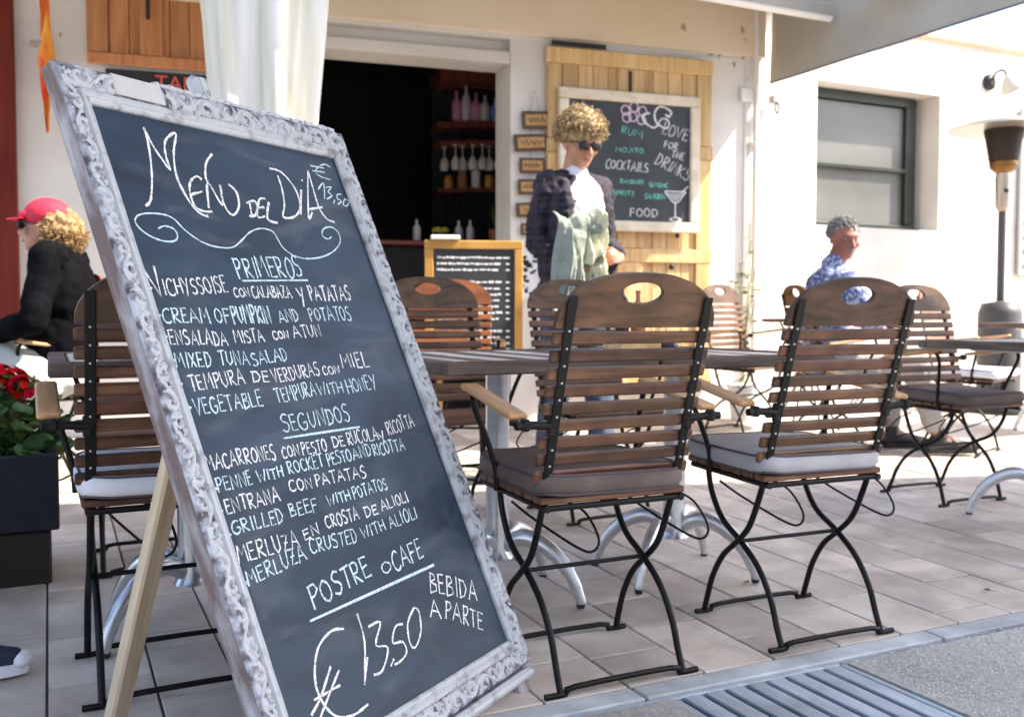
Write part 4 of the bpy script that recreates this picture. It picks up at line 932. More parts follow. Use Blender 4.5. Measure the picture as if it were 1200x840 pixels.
# rear prop
pl = MB(); Ptop = Vector((.289,1.925,.823)); Pbot = Vector((.101,2.182,.0)); inv = mbx.matrix_basis.inverted() if False else None
bpy.context.view_layer.update(); inv = mbx.matrix_world.inverted()
a_, b_ = inv @ Ptop, inv @ Pbot; a_ = a_+Vector((0,0,-.062)); dirv = (a_-b_); L_ = dirv.length; zc = dirv.normalized(); xc = Vector((1,0,0)); yc = zc.cross(xc).normalized(); xc = yc.cross(zc)
R_ = Matrix((xc, yc, zc)).transposed()
leg = obj('rear_prop', MB().box((0,0,0), (.048,.03,L_), .005).box((.017,.017,0), (.012,.006,L_*.98), .002), M['leg'], mbx); leg.matrix_local = Matrix.Translation((a_+b_)/2) @ R_.to_4x4()
obj('hinge', MB().box(a_+Vector((0,.03,.012)), (.06,.08,.012), .003), M['iron'], mbx)
dm = MB(); dm.add([(.07,.09,-.0097),(BW-.08,.09,-.0097),(BW-.08,BL_-.1,-.0097),(.07,BL_-.1,-.0097)], [(0,1,2,3)]); obj('chalk_dust', dm, M['dust'], mbx)
# chalk writing
WORDS= [('PRIMEROS', (0.2994, 0.9967), (0.5167, 1.0092), 0.0454, 0.0505, 1), ('V', (0.0518, 0.9538), (0.0859, 0.9596), 0.0575, 0.0586, 0), ('ICHYSSOISE', (0.0903, 0.9556), (0.2644, 0.9643), 0.0329, 0.0361, 0), ('con', (0.271, 0.955), (0.3179, 0.9558), 0.0198, 0.0202, 0), ('CALABAZA', (0.3231, 0.9542), (0.4496, 0.9562), 0.0274, 0.0292, 0), ('Y', (0.4669, 0.9372), (0.4892, 0.9398), 0.0395, 0.0399, 0), ('PATATAS', (0.5056, 0.951), (0.6607, 0.9518), 0.0351, 0.0376, 0), ('CREAM', (0.066, 0.8988), (0.1861, 0.8977), 0.0299, 0.0319, 1), ('OF', (0.1963, 0.8987), (0.2386, 0.8983), 0.0321, 0.0327, 1), ('PUMPKIN', (0.243, 0.8972), (0.3581, 0.895), 0.0385, 0.0408, 1), ('AND', (0.3783, 0.8971), (0.4451, 0.9001), 0.029, 0.03, 1), ('POTATOS', (0.4808, 0.8999), (0.6341, 0.9013), 0.033, 0.0355, 1), ('ENSALADA', (0.0646, 0.8564), (0.2134, 0.8483), 0.0306, 0.033, 0), ('MISTA', (0.2291, 0.8531), (0.3172, 0.8545), 0.0278, 0.0291, 0), ('con', (0.3422, 0.86), (0.3929, 0.8611), 0.0187, 0.0192, 0), ('ATUN', (0.4065, 0.8596), (0.5055, 0.8633), 0.0291, 0.0305, 0), ('MIXED', (0.0613, 0.8096), (0.1524, 0.8073), 0.0291, 0.0307, 1), ('TUNA', (0.1705, 0.809), (0.252, 0.8049), 0.0299, 0.031, 1), ('SALAD', (0.2568, 0.8047), (0.3696, 0.8115), 0.0277, 0.0294, 1), ('TEMPURA', (0.0783, 0.7617), (0.2255, 0.768), 0.0311, 0.0336, 0), ('DE', (0.2419, 0.7706), (0.2905, 0.7674), 0.0241, 0.0247, 0), ('VERDURAS', (0.3007, 0.764), (0.4555, 0.7712), 0.0293, 0.0316, 0), ('con', (0.4618, 0.772), (0.5214, 0.7733), 0.0182, 0.0187, 0), ('MIEL', (0.5329, 0.7835), (0.6377, 0.7823), 0.0354, 0.0372, 0), ('VEGETABLE', (0.072, 0.7157), (0.2564, 0.7189), 0.0316, 0.0348, 1), ('TEMPURA', (0.2901, 0.7213), (0.4207, 0.7261), 0.0304, 0.0325, 1), ('WITH', (0.4246, 0.7258), (0.5126, 0.7271), 0.0272, 0.0284, 1), ('HONEY', (0.5226, 0.724), (0.6376, 0.7289), 0.0335, 0.0353, 1), ('SEGUNDOS', (0.2797, 0.6589), (0.5069, 0.66), 0.0347, 0.0389, 1), ('MACARRONES', (0.0565, 0.6111), (0.2427, 0.6074), 0.0281, 0.031, 0), ('CON', (0.2544, 0.6076), (0.3067, 0.6057), 0.0236, 0.0242, 0), ('PESTO', (0.3131, 0.6062), (0.3935, 0.6038), 0.0254, 0.0263, 0), ('DE', (0.413, 0.6088), (0.4542, 0.6076), 0.0226, 0.023, 0), ('RUCOLA', (0.4639, 0.6085), (0.5781, 0.6081), 0.0294, 0.031, 0), ('Y', (0.575, 0.5933), (0.5972, 0.596), 0.0321, 0.0323, 0), ('RICOTTA', (0.6138, 0.6131), (0.7314, 0.6224), 0.0328, 0.0345, 0), ('PENNE', (0.0648, 0.568), (0.158, 0.5676), 0.0262, 0.0277, 1), ('WITH', (0.1699, 0.5702), (0.2428, 0.57), 0.0215, 0.0224, 1), ('ROCKET', (0.2562, 0.5736), (0.3697, 0.5739), 0.0262, 0.0278, 1), ('PESTO', (0.3778, 0.5727), (0.4616, 0.5743), 0.0269, 0.028, 1), ('AND', (0.4638, 0.574), (0.5328, 0.5748), 0.026, 0.0269, 1), ('RICOTTA', (0.5374, 0.5726), (0.6616, 0.5712), 0.0281, 0.0297, 1), ('ENTRANA', (0.069, 0.5256), (0.215, 0.5264), 0.0277, 0.0299, 0), ('CON', (0.243, 0.5385), (0.3118, 0.5353), 0.023, 0.0239, 0), ('PATATAS', (0.3212, 0.5376), (0.492, 0.5301), 0.0259, 0.0281, 0), ('GRILLED', (0.0677, 0.4871), (0.2065, 0.4849), 0.0264, 0.0286, 1), ('BEEF', (0.2234, 0.4897), (0.3074, 0.4886), 0.0261, 0.0273, 1), ('WITH', (0.3362, 0.4928), (0.4151, 0.4932), 0.0219, 0.0229, 1), ('POTATOS', (0.4221, 0.492), (0.5487, 0.4948), 0.0259, 0.0276, 1), ('MERLUZA', (0.0592, 0.4347), (0.2273, 0.43), 0.0301, 0.0329, 0), ('EN', (0.2391, 0.441), (0.2877, 0.4446), 0.0207, 0.0211, 0), ('CROSTA', (0.3108, 0.4492), (0.4214, 0.4474), 0.0251, 0.0266, 0), ('DE', (0.4395, 0.4478), (0.4864, 0.4489), 0.0209, 0.0214, 0), ('ALIOLI', (0.4978, 0.4519), (0.607, 0.455), 0.0236, 0.0248, 0), ('MERLUZA', (0.0655, 0.3917), (0.2351, 0.4057), 0.0274, 0.0302, 1), ('CRUSTED', (0.2444, 0.4112), (0.3943, 0.4038), 0.0277, 0.0298, 1), ('WITH', (0.4076, 0.4059), (0.4935, 0.4118), 0.0242, 0.0254, 1), ('ALIOLI', (0.5069, 0.4091), (0.6188, 0.4141), 0.0275, 0.029, 1), ('POSTRE', (0.2028, 0.3127), (0.404, 0.3297), 0.0415, 0.0464, 1), ('o', (0.4306, 0.3232), (0.4665, 0.3243), 0.0225, 0.023, 1), ('CAFE', (0.4729, 0.3211), (0.5926, 0.3272), 0.0429, 0.0456, 1), ('BEBIDA', (0.5652, 0.2502), (0.7337, 0.184), 0.0441, 0.047, 0), ('A', (0.5364, 0.2034), (0.5745, 0.1891), 0.0379, 0.0385, 0), ('PARTE', (0.5868, 0.1865), (0.7138, 0.1169), 0.0421, 0.044, 0)]
TITLE= [[(0.174, 1.3261), (0.1721, 1.2905), (0.1596, 1.2336), (0.1435, 1.1872), (0.1283, 1.1562), (0.113, 1.144)], [(0.174, 1.3261), (0.1821, 1.2872), (0.1943, 1.2589), (0.2081, 1.2347), (0.2085, 1.2662), (0.2177, 1.2984), (0.2382, 1.3185), (0.2579, 1.3263), (0.2344, 1.2807), (0.2199, 1.2273), (0.225, 1.1874), (0.2385, 1.1535), (0.257, 1.1392), (0.2717, 1.1376)], [(0.2879, 1.2238), (0.2781, 1.2303), (0.2587, 1.2199), (0.2449, 1.2001), (0.2406, 1.1741), (0.2448, 1.1542), (0.2666, 1.1478), (0.2874, 1.1499)], [(0.2419, 1.1834), (0.2782, 1.195)], [(0.346, 1.2936), (0.3181, 1.2677), (0.3025, 1.2337), (0.3035, 1.2207)], [(0.2809, 1.157), (0.3031, 1.2196), (0.3233, 1.1678), (0.3378, 1.2183)], [(0.3378, 1.2183), (0.3299, 1.1791), (0.3354, 1.1533), (0.3514, 1.1491), (0.3751, 1.1734), (0.3811, 1.2065), (0.3649, 1.2234)], [(0.413, 1.1885), (0.4043, 1.1494)], [(0.4011, 1.1817), (0.4292, 1.1903), (0.4327, 1.1742), (0.4143, 1.1531), (0.3962, 1.1497)], [(0.4694, 1.2005), (0.4469, 1.1951), (0.4225, 1.1512), (0.449, 1.1549)], [(0.4364, 1.1746), (0.4556, 1.1778)], [(0.4769, 1.1929), (0.4534, 1.1487), (0.4829, 1.1414)], [(0.5416, 1.2697), (0.5394, 1.2317), (0.5277, 1.19), (0.5094, 1.1585), (0.5499, 1.1636), (0.5821, 1.1901), (0.5902, 1.2322), (0.5743, 1.2655), (0.5514, 1.2828), (0.5202, 1.2841)], [(0.6102, 1.2405), (0.5758, 1.172)], [(0.6259, 1.2701), (0.6269, 1.2654)], [(0.6628, 1.2989), (0.63, 1.231), (0.6009, 1.1627), (0.6228, 1.1826)], [(0.6628, 1.2989), (0.6581, 1.2465), (0.6551, 1.1979), (0.6704, 1.1693), (0.6972, 1.1627)], [(0.6138, 1.1893), (0.6691, 1.2006)]]
THIN= [[(0.7605, 1.3225), (0.7414, 1.3285), (0.7086, 1.3148), (0.6928, 1.3001), (0.7046, 1.2894), (0.7416, 1.2851)], [(0.6791, 1.3154), (0.7309, 1.3162)], [(0.6808, 1.3015), (0.7292, 1.3041)], [(0.676, 1.2488), (0.7086, 1.2714), (0.6903, 1.226)], [(0.7112, 1.2593), (0.7352, 1.2636), (0.7139, 1.2473), (0.7256, 1.2394), (0.6987, 1.2258)], [(0.7301, 1.2276), (0.7198, 1.2159)], [(0.7671, 1.2475), (0.7492, 1.2441), (0.7431, 1.2322), (0.7568, 1.2275), (0.7375, 1.216)], [(0.7746, 1.2358), (0.787, 1.2296), (0.7732, 1.2155), (0.7593, 1.2184), (0.7746, 1.2358)], [(0.1254, 1.0969), (0.1444, 1.1039), (0.1651, 1.0993), (0.1692, 1.0851), (0.1578, 1.0731), (0.1318, 1.0702), (0.102, 1.0775), (0.081, 1.0922), (0.0747, 1.108), (0.0861, 1.1208), (0.1126, 1.1282), (0.1485, 1.1294), (0.1738, 1.1221), (0.1937, 1.0993), (0.2261, 1.0771), (0.2647, 1.0672), (0.3095, 1.0687), (0.3428, 1.0855), (0.3801, 1.1096), (0.4201, 1.1221), (0.4541, 1.1184), (0.4638, 1.0998), (0.4723, 1.0783), (0.5014, 1.0607), (0.5452, 1.0558), (0.6058, 1.065), (0.6574, 1.0845), (0.6924, 1.1108), (0.6962, 1.1353), (0.6766, 1.1476), (0.6431, 1.1399), (0.6296, 1.121), (0.6467, 1.1135), (0.663, 1.1207)]]
BIG= [[(0.2639, 0.2558), (0.2269, 0.2615), (0.1785, 0.2413), (0.1481, 0.1944), (0.1484, 0.1524), (0.1705, 0.1177), (0.2133, 0.104), (0.2618, 0.1079)], [(0.1973, 0.2029), (0.1459, 0.1602), (0.1119, 0.1415)], [(0.2151, 0.1898), (0.1639, 0.1538), (0.1308, 0.1297)], [(0.1294, 0.1626), (0.2053, 0.1642)], [(0.3138, 0.2719), (0.3082, 0.216), (0.2685, 0.1424)], [(0.2685, 0.1424), (0.3024, 0.1874)], [(0.333, 0.2393), (0.3723, 0.2373), (0.337, 0.201), (0.3691, 0.1856), (0.332, 0.1511), (0.3032, 0.1508)], [(0.3755, 0.1601), (0.3592, 0.1498)], [(0.439, 0.2147), (0.4127, 0.216), (0.3885, 0.1898), (0.4199, 0.1818), (0.4203, 0.1592), (0.3917, 0.1494), (0.372, 0.1495)], [(0.4932, 0.2356), (0.4552, 0.2117), (0.4407, 0.1754), (0.4522, 0.1597), (0.488, 0.184), (0.5041, 0.2226), (0.4932, 0.2356)]]
UNDER= [[(0.3069, 0.9924), (0.5186, 1.0006)], [(0.2741, 0.6468), (0.5211, 0.6443)], [(0.183, 0.2942), (0.6126, 0.3022)]]
DOTS= [(0.0602, 0.9691), (0.06, 0.9138), (0.0597, 0.8715), (0.06, 0.8244), (0.059, 0.7778), (0.0621, 0.7313), (0.0551, 0.6143), (0.0622, 0.5748), (0.058, 0.5332), (0.0601, 0.4886), (0.0574, 0.4434), (0.0653, 0.4)]

ZW = -.0093
def wobj(nm, strokes, w_, mt, sm=True):
    m = MB()
    for st in strokes: ribbon(m, st, w_, ZW, smooth=sm)
    obj(nm, m, mt, mbx)
for a, b in ((0,2),(2,4),(4,6),(6,7),(7,9),(9,11),(11,12),(12,13),(13,15),(15,18)): wobj('chalk_letter', TITLE[a:b], .0058, M['chalk_w'])
for a, b in ((0,3),(3,4),(4,5),(5,6),(6,7),(7,8),(8,9)): wobj('chalk_flourish', THIN[a:b], .0035, M['chalk_c'])
for a, b in ((0,4),(4,6),(6,7),(7,8),(8,9),(9,10)): wobj('chalk_figure', BIG[a:b], .0050, M['chalk_w'])
for q in range(3): wobj('chalk_underline', UNDER[q:q+1], (.0045,.0045,.0065)[q], M['chalk_c'])
for s, a, b, ha, hb, col in WORDS:
    if s == 'V': a, b = (a[0]+.013, a[1]), (b[0]+.010, b[1])
    m = MB(); word(m, s, a, b, ha, hb, .0044 if ha > .035 else .0034, ZW); tag(obj('chalk_word', m, M['chalk_c' if col else 'chalk_w'], mbx), kind='stuff')
for i, (x, y) in enumerate(DOTS):
    m = MB(); ribbon(m, [(x-.0035, y-.003), (x, y+.002), (x+.003, y-.001)], .005, ZW, smooth=False); obj('chalk_dot', m, M['chalk_c' if i % 2 else 'chalk_w'], mbx)

# ------------------------------------------------------------------ closed parasol
pa = thing('closed_parasol', 'closed white parasol with hanging folds between the shutter and the bar doorway', 'parasol', (1.08, 5.35, gz(5.35)))
vs = []; NR, NA = 26, 96
for i in range(NR+1):
    q = i/NR; z = 3.02-(3.02-1.62)*q; r0 = .28+.16*min(1, (z-1.95)/1.0) if z > 1.95 else .28-.05*(1.95-z)/.33
    r0 = .27+.085*max(0, (z-2.1))/.9 if z > 2.1 else .27-.04*(2.1-z)/.5
    for k_ in range(NA):
        a = 2*PI*k_/NA; r_ = r0*(1+.13*math.sin(a*7+.5*math.sin(z*2))+.06*math.sin(a*13+z*1.3)+.03*math.sin(a*23-z*2)); vs.append((r_*math.cos(a), r_*math.sin(a)*.9, z+.02*math.sin(a*8)*(q > .98)))
cm = MB().add(vs, [(i*NA+k_, (i+1)*NA+k_, (i+1)*NA+(k_+1) % NA, i*NA+(k_+1) % NA) for i in range(NR) for k_ in range(NA)], True)
obj('folded_canopy', cm, M['parasol'], pa); obj('pole', MB().tube([(0,0,.05),(0,0,3.08)], .025, 14), M['whitemetal'], pa)
obj('base', MB().lathe([(.3,0),(.3,.05),(.08,.08),(.05,.2),(.03,.2)], n=28), M['kerb'], pa)

# ------------------------------------------------------------------ patio heater
ph = thing('patio_heater', 'mushroom patio heater with round reflector and grey gas housing by the white wall', 'patio heater', (6.95, 5.40, gz(5.4)))
obj('reflector', MB().lathe([(.42,2.27),(.41,2.285),(.25,2.33),(.06,2.36),(.01,2.365)], n=36), M['steel'], ph)
obj('reflector_underside', MB().lathe([(.405,2.274),(.24,2.31),(.06,2.33)], n=36), M['lampglass'], ph)
obj('burner_screen', MB().lathe([(.11,2.02),(.15,2.26),(.14,2.30)], n=24), M['burner'], ph); obj('burner_base', MB().lathe([(.05,1.92),(.10,1.96),(.11,2.01),(.10,2.02)], n=24), M['gold'], ph)
obj('control_box', MB().lathe([(.035,1.62),(.055,1.66),(.06,1.9),(.05,1.94)], n=20), M['steel'], ph)
obj('pole', MB().lathe([(.03,.86),(.03,1.62)], n=16), M['tank'], ph); obj('gas_housing', MB().lathe([(.165,.08),(.165,.80),(.14,.88),(.03,.90)], n=32), M['tank'], ph); obj('base_ring', MB().lathe([(.24,.0),(.24,.06),(.2,.08)], n=32), M['black'], ph)
obj('control_knob', MB().ball((-.03,-.06,1.78), .02, 8, 6), M['black'], ph)

# ------------------------------------------------------------------ planter with geraniums
pb = thing('planter_box', 'dark rectangular planter box on a brown plinth at the left edge', 'planter', (-.42, 3.38, gz(3.4)-.002)); pb.scale = (1, 1, .93)
m = MB(); m.box((0,-.0,.315), (.87,.012,.27), .004)
ob_ = MB().box((0,.0,.32), (.88,.04,.26), .006); ob_.box((0,.38,.32), (.88,.04,.26), .006); ob_.box((-.42,.19,.32), (.04,.339,.26), .006); ob_.box((.42,.19,.32), (.04,.339,.26), .006); ob_.box((0,.19,.205), (.79,.33,.02)); obj('box', ob_, M['planter'], pb)
obj('soil', MB().box((0,.19,.39), (.79,.33,.02)), M['joint'], pb); obj('plinth', MB().box((0,.19,.094), (.83,.37,.188), .008), M['planter2'], pb)
rg = random.Random(9)
def geranium(x, y, h, label, nf, seed):
    t = thing('geranium', label, 'plant', (x, y, gz(3.4)+.385), 0, 'red geraniums in the planter box'); t.scale = (1.15,)*3; r_ = random.Random(seed); st = MB(); lv = MB(); dk = MB()
    for i in range(16):
        a = r_.uniform(0, 2*PI); q = r_.uniform(.03,.14); st.tube(cr([(0,0,0),(q*.5*math.cos(a), q*.5*math.sin(a), h*.5),(q*math.cos(a), q*math.sin(a), h*r_.uniform(.6,.95))],2), .004, 5)
    for i in range(330):
        a = r_.uniform(0, 2*PI); rr = r_.random()**.6*.17; z = r_.uniform(-.02, h*(1-.6*(rr/.17)**2)); c = Vector((rr*math.cos(a), rr*math.sin(a), z)); s_ = r_.uniform(.014,.03)
        Rm = Matrix.Rotation(r_.uniform(0,2*PI),3,'Z') @ Matrix.Rotation(r_.uniform(-.9,.9),3,'X') @ Matrix.Rotation(r_.uniform(-.6,.6),3,'Y')
        vs = [c]+[c+Rm @ Vector((s_*(1+.18*(k_ % 2))*math.cos(k_*PI/4), s_*(1+.18*(k_ % 2))*math.sin(k_*PI/4), s_*.22)) for k_ in range(8)]
        (lv if r_.random() < .75 else dk).add(vs, [(0, 1+k_, 1+(k_+1) % 8) for k_ in range(8)])
    obj('stems', st, M['leaf'], t); obj('leaves', lv, M['leaf'], t); obj('young_leaves', dk, M['leaf2'], t)
    for i in range(nf):
        a = r_.uniform(0, 2*PI); rr = r_.uniform(.02,.15); c = Vector((rr*math.cos(a), rr*math.sin(a)-.04, h*r_.uniform(.55,1.12))); fm = MB(); fm.tube([(rr*.5*math.cos(a), rr*.5*math.sin(a), h*.4), c], .003, 5)
        for k_ in range(44):
            u = Vector((r_.gauss(0,1), r_.gauss(0,1), r_.gauss(0,1)+.3)).normalized(); pc_ = c+u*.034; Rm = u.to_track_quat('Z','Y').to_matrix() @ Matrix.Rotation(r_.uniform(0,6),3,'Z'); s_ = .013
            fm.add([pc_]+[pc_+Rm @ Vector((s_*(1 if q % 2 else .7)*math.cos(q*PI/5), s_*(1 if q % 2 else .7)*math.sin(q*PI/5), .003)) for q in range(10)], [(0,1+q,1+(q+1) % 10) for q in range(10)])
        obj('flower_head', fm, M['petal'], t)
geranium(-.14, 3.58, .26, 'red geranium at the right end of the planter, next to the chair arm', 6, 1)
geranium(-.40, 3.56, .30, 'red geranium in the middle of the planter', 6, 2)
geranium(-.68, 3.58, .27, 'red geranium at the left end of the planter', 5, 3)

for lx_, ly_, a_, lb in ((2.03, 2.50, .4, 'small dry brown leaf on the paving near the table foot'), (2.72, 2.12, 2.0, 'dry curled leaf on the paving near the kerb at the right')):
    t = thing('dry_leaf', lb, 'leaf', (lx_, ly_, gz(ly_)+.004), a_); m = MB(); vs = [(0,0,.002),(.012,.007,.006),(.024,.006,.004),(.034,0,.007),(.024,-.007,.003),(.012,-.008,.007),(.016,0,.0)]
    m.add(vs, [(6,0,1),(6,1,2),(6,2,3),(6,3,4),(6,4,5),(6,5,0)]); obj('blade', m, M['slat_orange'], t); obj('stalk', MB().tube([(0,0,.002),(-.012,.001,.003)], .0008, 4), M['slat_orange'], t)
# sparse potted shrub by the wall
t = thing('wire_plant', 'sparse twiggy potted plant by the wall behind the small brown chair', 'plant', (4.62, 5.72, gz(5.7)))
obj('pot', MB().lathe([(.09,0),(.12,.26),(.115,.27),(.10,.25)], n=22), M['whitemetal'], t); tw = MB(); lf = MB(); rw = random.Random(4)
for i in range(9):
    a = rw.uniform(0,2*PI); q = rw.uniform(.05,.2); tip = Vector((q*math.cos(a), q*math.sin(a), rw.uniform(1.0,1.42))); tw.tube(cr([(0,0,.28),(q*.3*math.cos(a),q*.3*math.sin(a),.7),tip],4), .005, 5)
    for k_ in range(7):
        c = Vector((q*.3*math.cos(a),q*.3*math.sin(a),.7)).lerp(tip, rw.uniform(.1,1.05)); Rm = Matrix.Rotation(rw.uniform(0,6),3,'Z') @ Matrix.Rotation(rw.uniform(-1,1),3,'X'); lf.add([c, c+Rm @ Vector((.03,.012,0)), c+Rm @ Vector((.06,0,.004)), c+Rm @ Vector((.03,-.012,0))], [(0,1,2,3)])
obj('twigs', tw, M['wire'], t); obj('leaves', lf, M['leaf2'], t)

# ------------------------------------------------------------------ people
def organic(nm, mb, mt, parent, vox=.009, it=3, disp=0, dscale=.05, loc=None):
    me = mb.mesh(nm+'_src'); o = bpy.data.objects.new(nm, me); C.objects.link(o)
    r = o.modifiers.new('r', 'REMESH'); r.mode = 'VOXEL'; r.voxel_size = vox; r.use_smooth_shade = True
    s = o.modifiers.new('s', 'SMOOTH'); s.iterations = it; s.factor = .6
    if disp:
        tx_ = bpy.data.textures.new('folds', 'CLOUDS'); tx_.noise_scale = dscale; tx_.noise_depth = 2
        d = o.modifiers.new('d', 'DISPLACE'); d.texture = tx_; d.strength = disp; d.mid_level = .5
    dg = bpy.context.evaluated_depsgraph_get(); m2 = bpy.data.meshes.new_from_object(o.evaluated_get(dg)); m2.name = nm
    bpy.data.objects.remove(o); m2.materials.clear(); m2.materials.append(mt)
    m2.polygons.foreach_set('use_smooth', [True]*len(m2.polygons))
    o = bpy.data.objects.new(nm, m2); C.objects.link(o); o.parent = parent
    if loc is not None: o.location = loc
    return o
def chain(m, pts, rr, n=12):
    for i in range(len(pts)-1): m.caps(pts[i], pts[i+1], rr[i], rr[i+1], n)
def head_geo(m, H, R, s=1):
    """H head centre, R rotation of the head (face towards +Y)"""
    H = Vector(H); P = lambda x, y, z: H+R @ Vector((x*s, y*s, z*s))
    m.ball(P(0,-.012,.025), (.077*s,.096*s,.088*s), 18, 14, R); m.ball(P(0,.02,-.035), (.060*s,.070*s,.075*s), 16, 12, R)
    m.ball(P(0,.052,-.085), (.034*s,.030*s,.026*s), 12, 9, R)                       # chin
    m.caps(P(0,.086,.012), P(0,.106,-.026), .009*s, .015*s, 8)                       # nose
    m.ball(P(-.012,.094,-.032), .008*s, 8, 6); m.ball(P(.012,.094,-.032), .008*s, 8, 6)
    m.ball(P(0,.078,.034), (.05*s,.014*s,.011*s), 12, 8, R)                          # brow
    m.ball(P(0,.083,-.056), (.021*s,.009*s,.0055*s), 10, 7, R); m.ball(P(0,.081,-.064), (.018*s,.009*s,.006*s), 10, 7, R)   # lips
    for q in (-1, 1):
        m.ball(P(q*.042,.068,-.018), (.022*s,.014*s,.02*s), 10, 8, R)                # cheeks
        m.ball(P(q*.079,-.006,-.002), (.009*s,.019*s,.031*s), 10, 8, R)              # ears
    return P
def hand_geo(m, W, D, side, U=(0,0,1), s=1, curl=.5):
    """W wrist, D direction of the hand, U direction of the back of the hand"""
    W, D, U = Vector(W), Vector(D).normalized(), Vector(U); S = D.cross(U).normalized(); U = S.cross(D).normalized()
    P = lambda f, a, b: W+(D*f+S*a*side-U*b)*s
    m.caps(P(.015,-.018,0), P(.075,-.028,0), .014*s, .013*s, 8); m.caps(P(.015,0,0), P(.08,0,0), .015*s, .0135*s, 8); m.caps(P(.015,.016,0), P(.075,.024,0), .014*s, .012*s, 8)
    for i, (a, L) in enumerate(((-.03,.068),(-.01,.077),(.01,.072),(.029,.056))):
        c = curl*(1+.12*i); q0 = P(.08,a,0); q1 = P(.08+L*.42*math.cos(c*.6), a*1.06, L*.42*math.sin(c*.6)); q2 = P(.08+L*.42*math.cos(c*.6)+L*.33*math.cos(c*1.7), a*1.08, L*.42*math.sin(c*.6)+L*.33*math.sin(c*1.7))
        q3 = q2+(q2-q1)*.6-U*.006*s; chain(m, [q0, q1, q2, q3], [.0095*s, .009*s, .0082*s, .0070*s], 8)
    chain(m, [P(.02,-.026,.004), P(.045,-.048,.016), P(.07,-.052,.028)], [.013*s, .0105*s, .0085*s], 8)
def eyes(t, P, R, s=1, glasses=None):
    for q in (-1, 1):
        e = obj('eye', MB().ball(P(q*.030,.074,.012), (.0125*s,.009*s,.006*s), 10, 8, R), M['eyewhite'], t)
        obj('iris', MB().ball(P(q*.030,.0815,.012), .0045*s, 8, 6), M['bottle_dark'], e)
    obj('lips', MB().ball(P(0,.088,-.060), (.020*s,.006*s,.0045*s), 10, 6, R), M['lipcol'], t)
    if glasses:
        gm = MB()
        for q in (-1, 1):
            gm.ball(P(q*.034,.094,.010), (.031*s,.010*s,.024*s), 14, 8, R); gm.tube([P(q*.06,.092,.02), P(q*.082,.0,.012)], .0028, 5)
        gm.tube([P(-.01,.1,.02), P(.01,.1,.02)], .003, 5); obj('sunglasses', gm, glasses, t)
M['lipcol'] = mat('lips', (.4,.12,.1), .5)
def corkscrews(t, P, mt, n, ctr, rad, low, seed, front=.3, nm='curls', L_=.05):
    r_ = random.Random(seed); m = MB(); k_ = 0
    while k_ < n:
        v = Vector((r_.gauss(0,1), r_.gauss(0,1), r_.gauss(0,1))).normalized()
        if v.z < low or (v.y > .25 and v.z < front): continue
        k_ += 1; c = Vector((ctr[0]+v.x*rad[0], ctr[1]+v.y*rad[1], ctr[2]+v.z*rad[2])); d = (v*.5+Vector((r_.gauss(0,.6), r_.gauss(0,.6), r_.gauss(0,.5)-.5))).normalized()
        a = d.orthogonal().normalized(); b = d.cross(a); q0 = r_.uniform(.004,.009); tn = r_.uniform(1.2,2.2); ln = L_*r_.uniform(.6,1.3); ph = r_.uniform(0,6)
        pts = [P(*(c+d*(ln*(i/9-.4))+(a*math.cos(ph+tn*2*PI*i/9)+b*math.sin(ph+tn*2*PI*i/9))*q0)) for i in range(10)]
        m.tube(pts, [.0012+.0017*math.sin(PI*(i+.6)/10.2) for i in range(10)], 5)
    return tag(obj(nm, m, mt, t), kind='stuff')
def curls(t, P, R, mt, n, rad, low, s=1, seed=1, front=.07, puff=1.0, nm='hair', ctr=(0,-.012,.03)):
    r_ = random.Random(seed); m = MB(); m.ball(P(ctr[0],ctr[1]-.012,ctr[2]+.008), (.084*s*puff,.098*s*puff,.09*s*puff), 16, 12, R)
    k_ = 0
    while k_ < n:
        v = Vector((r_.gauss(0,1), r_.gauss(0,1), r_.gauss(0,1))).normalized()
        if v.z < low or (v.y > .25 and v.z < front*10-.35): continue
        m.ball(P(ctr[0]+v.x*.088*puff, ctr[1]-.01+v.y*.104*puff, ctr[2]+.006+v.z*.096*puff), rad*s*r_.uniform(.6,1.3), 7, 5); k_ += 1
    return organic(nm, m, mt, t, .0065, 1, .008, .012)
def person(t, J, skin, headR, s=1, vox=.009):
    """J: joints; returns P (head frame). Body is one surface"""
    m = MB(); V = lambda k_: Vector(J[k_])
    P = head_geo(m, J['head'], headR, s)
    nk = V('neck'); m.caps(nk, V('head')+headR @ Vector((0,-.02,-.06)), .058, .052, 12)
    ch, pe = V('chest'), V('pelvis'); sh_ = (V('shL')-V('shR')).normalized(); fw_ = Vector(J.get('fwd', (0,1,0)))
    m.ball(ch, (.155,.105,.17), 16, 12); m.ball(ch.lerp(pe, .5), (.135,.10,.16), 16, 12); m.ball(pe, (.155,.115,.12), 16, 12); m.caps(V('shL'), V('shR'), .055, .055, 12); m.caps(nk, ch+Vector((0,0,.05)), .06, .09)
    for q in 'LR':
        chain(m, [J['sh'+q], J['el'+q], J['wr'+q]], [.052, .038, .025]); sd = 1 if q == 'L' else -1
        hand_geo(m, J['wr'+q], J.get('hd'+q, V('wr'+q)-V('el'+q)), -sd, J.get('hu'+q, (0,0,1)), curl=J.get('curl', .6))
        chain(m, [J['hip'+q], J['kn'+q], J['an'+q]], [.088, .056, .038])
        m.caps(J['an'+q], V('toe'+q), .036, .028)
    organic('body', m, skin, t, vox, 2); return P
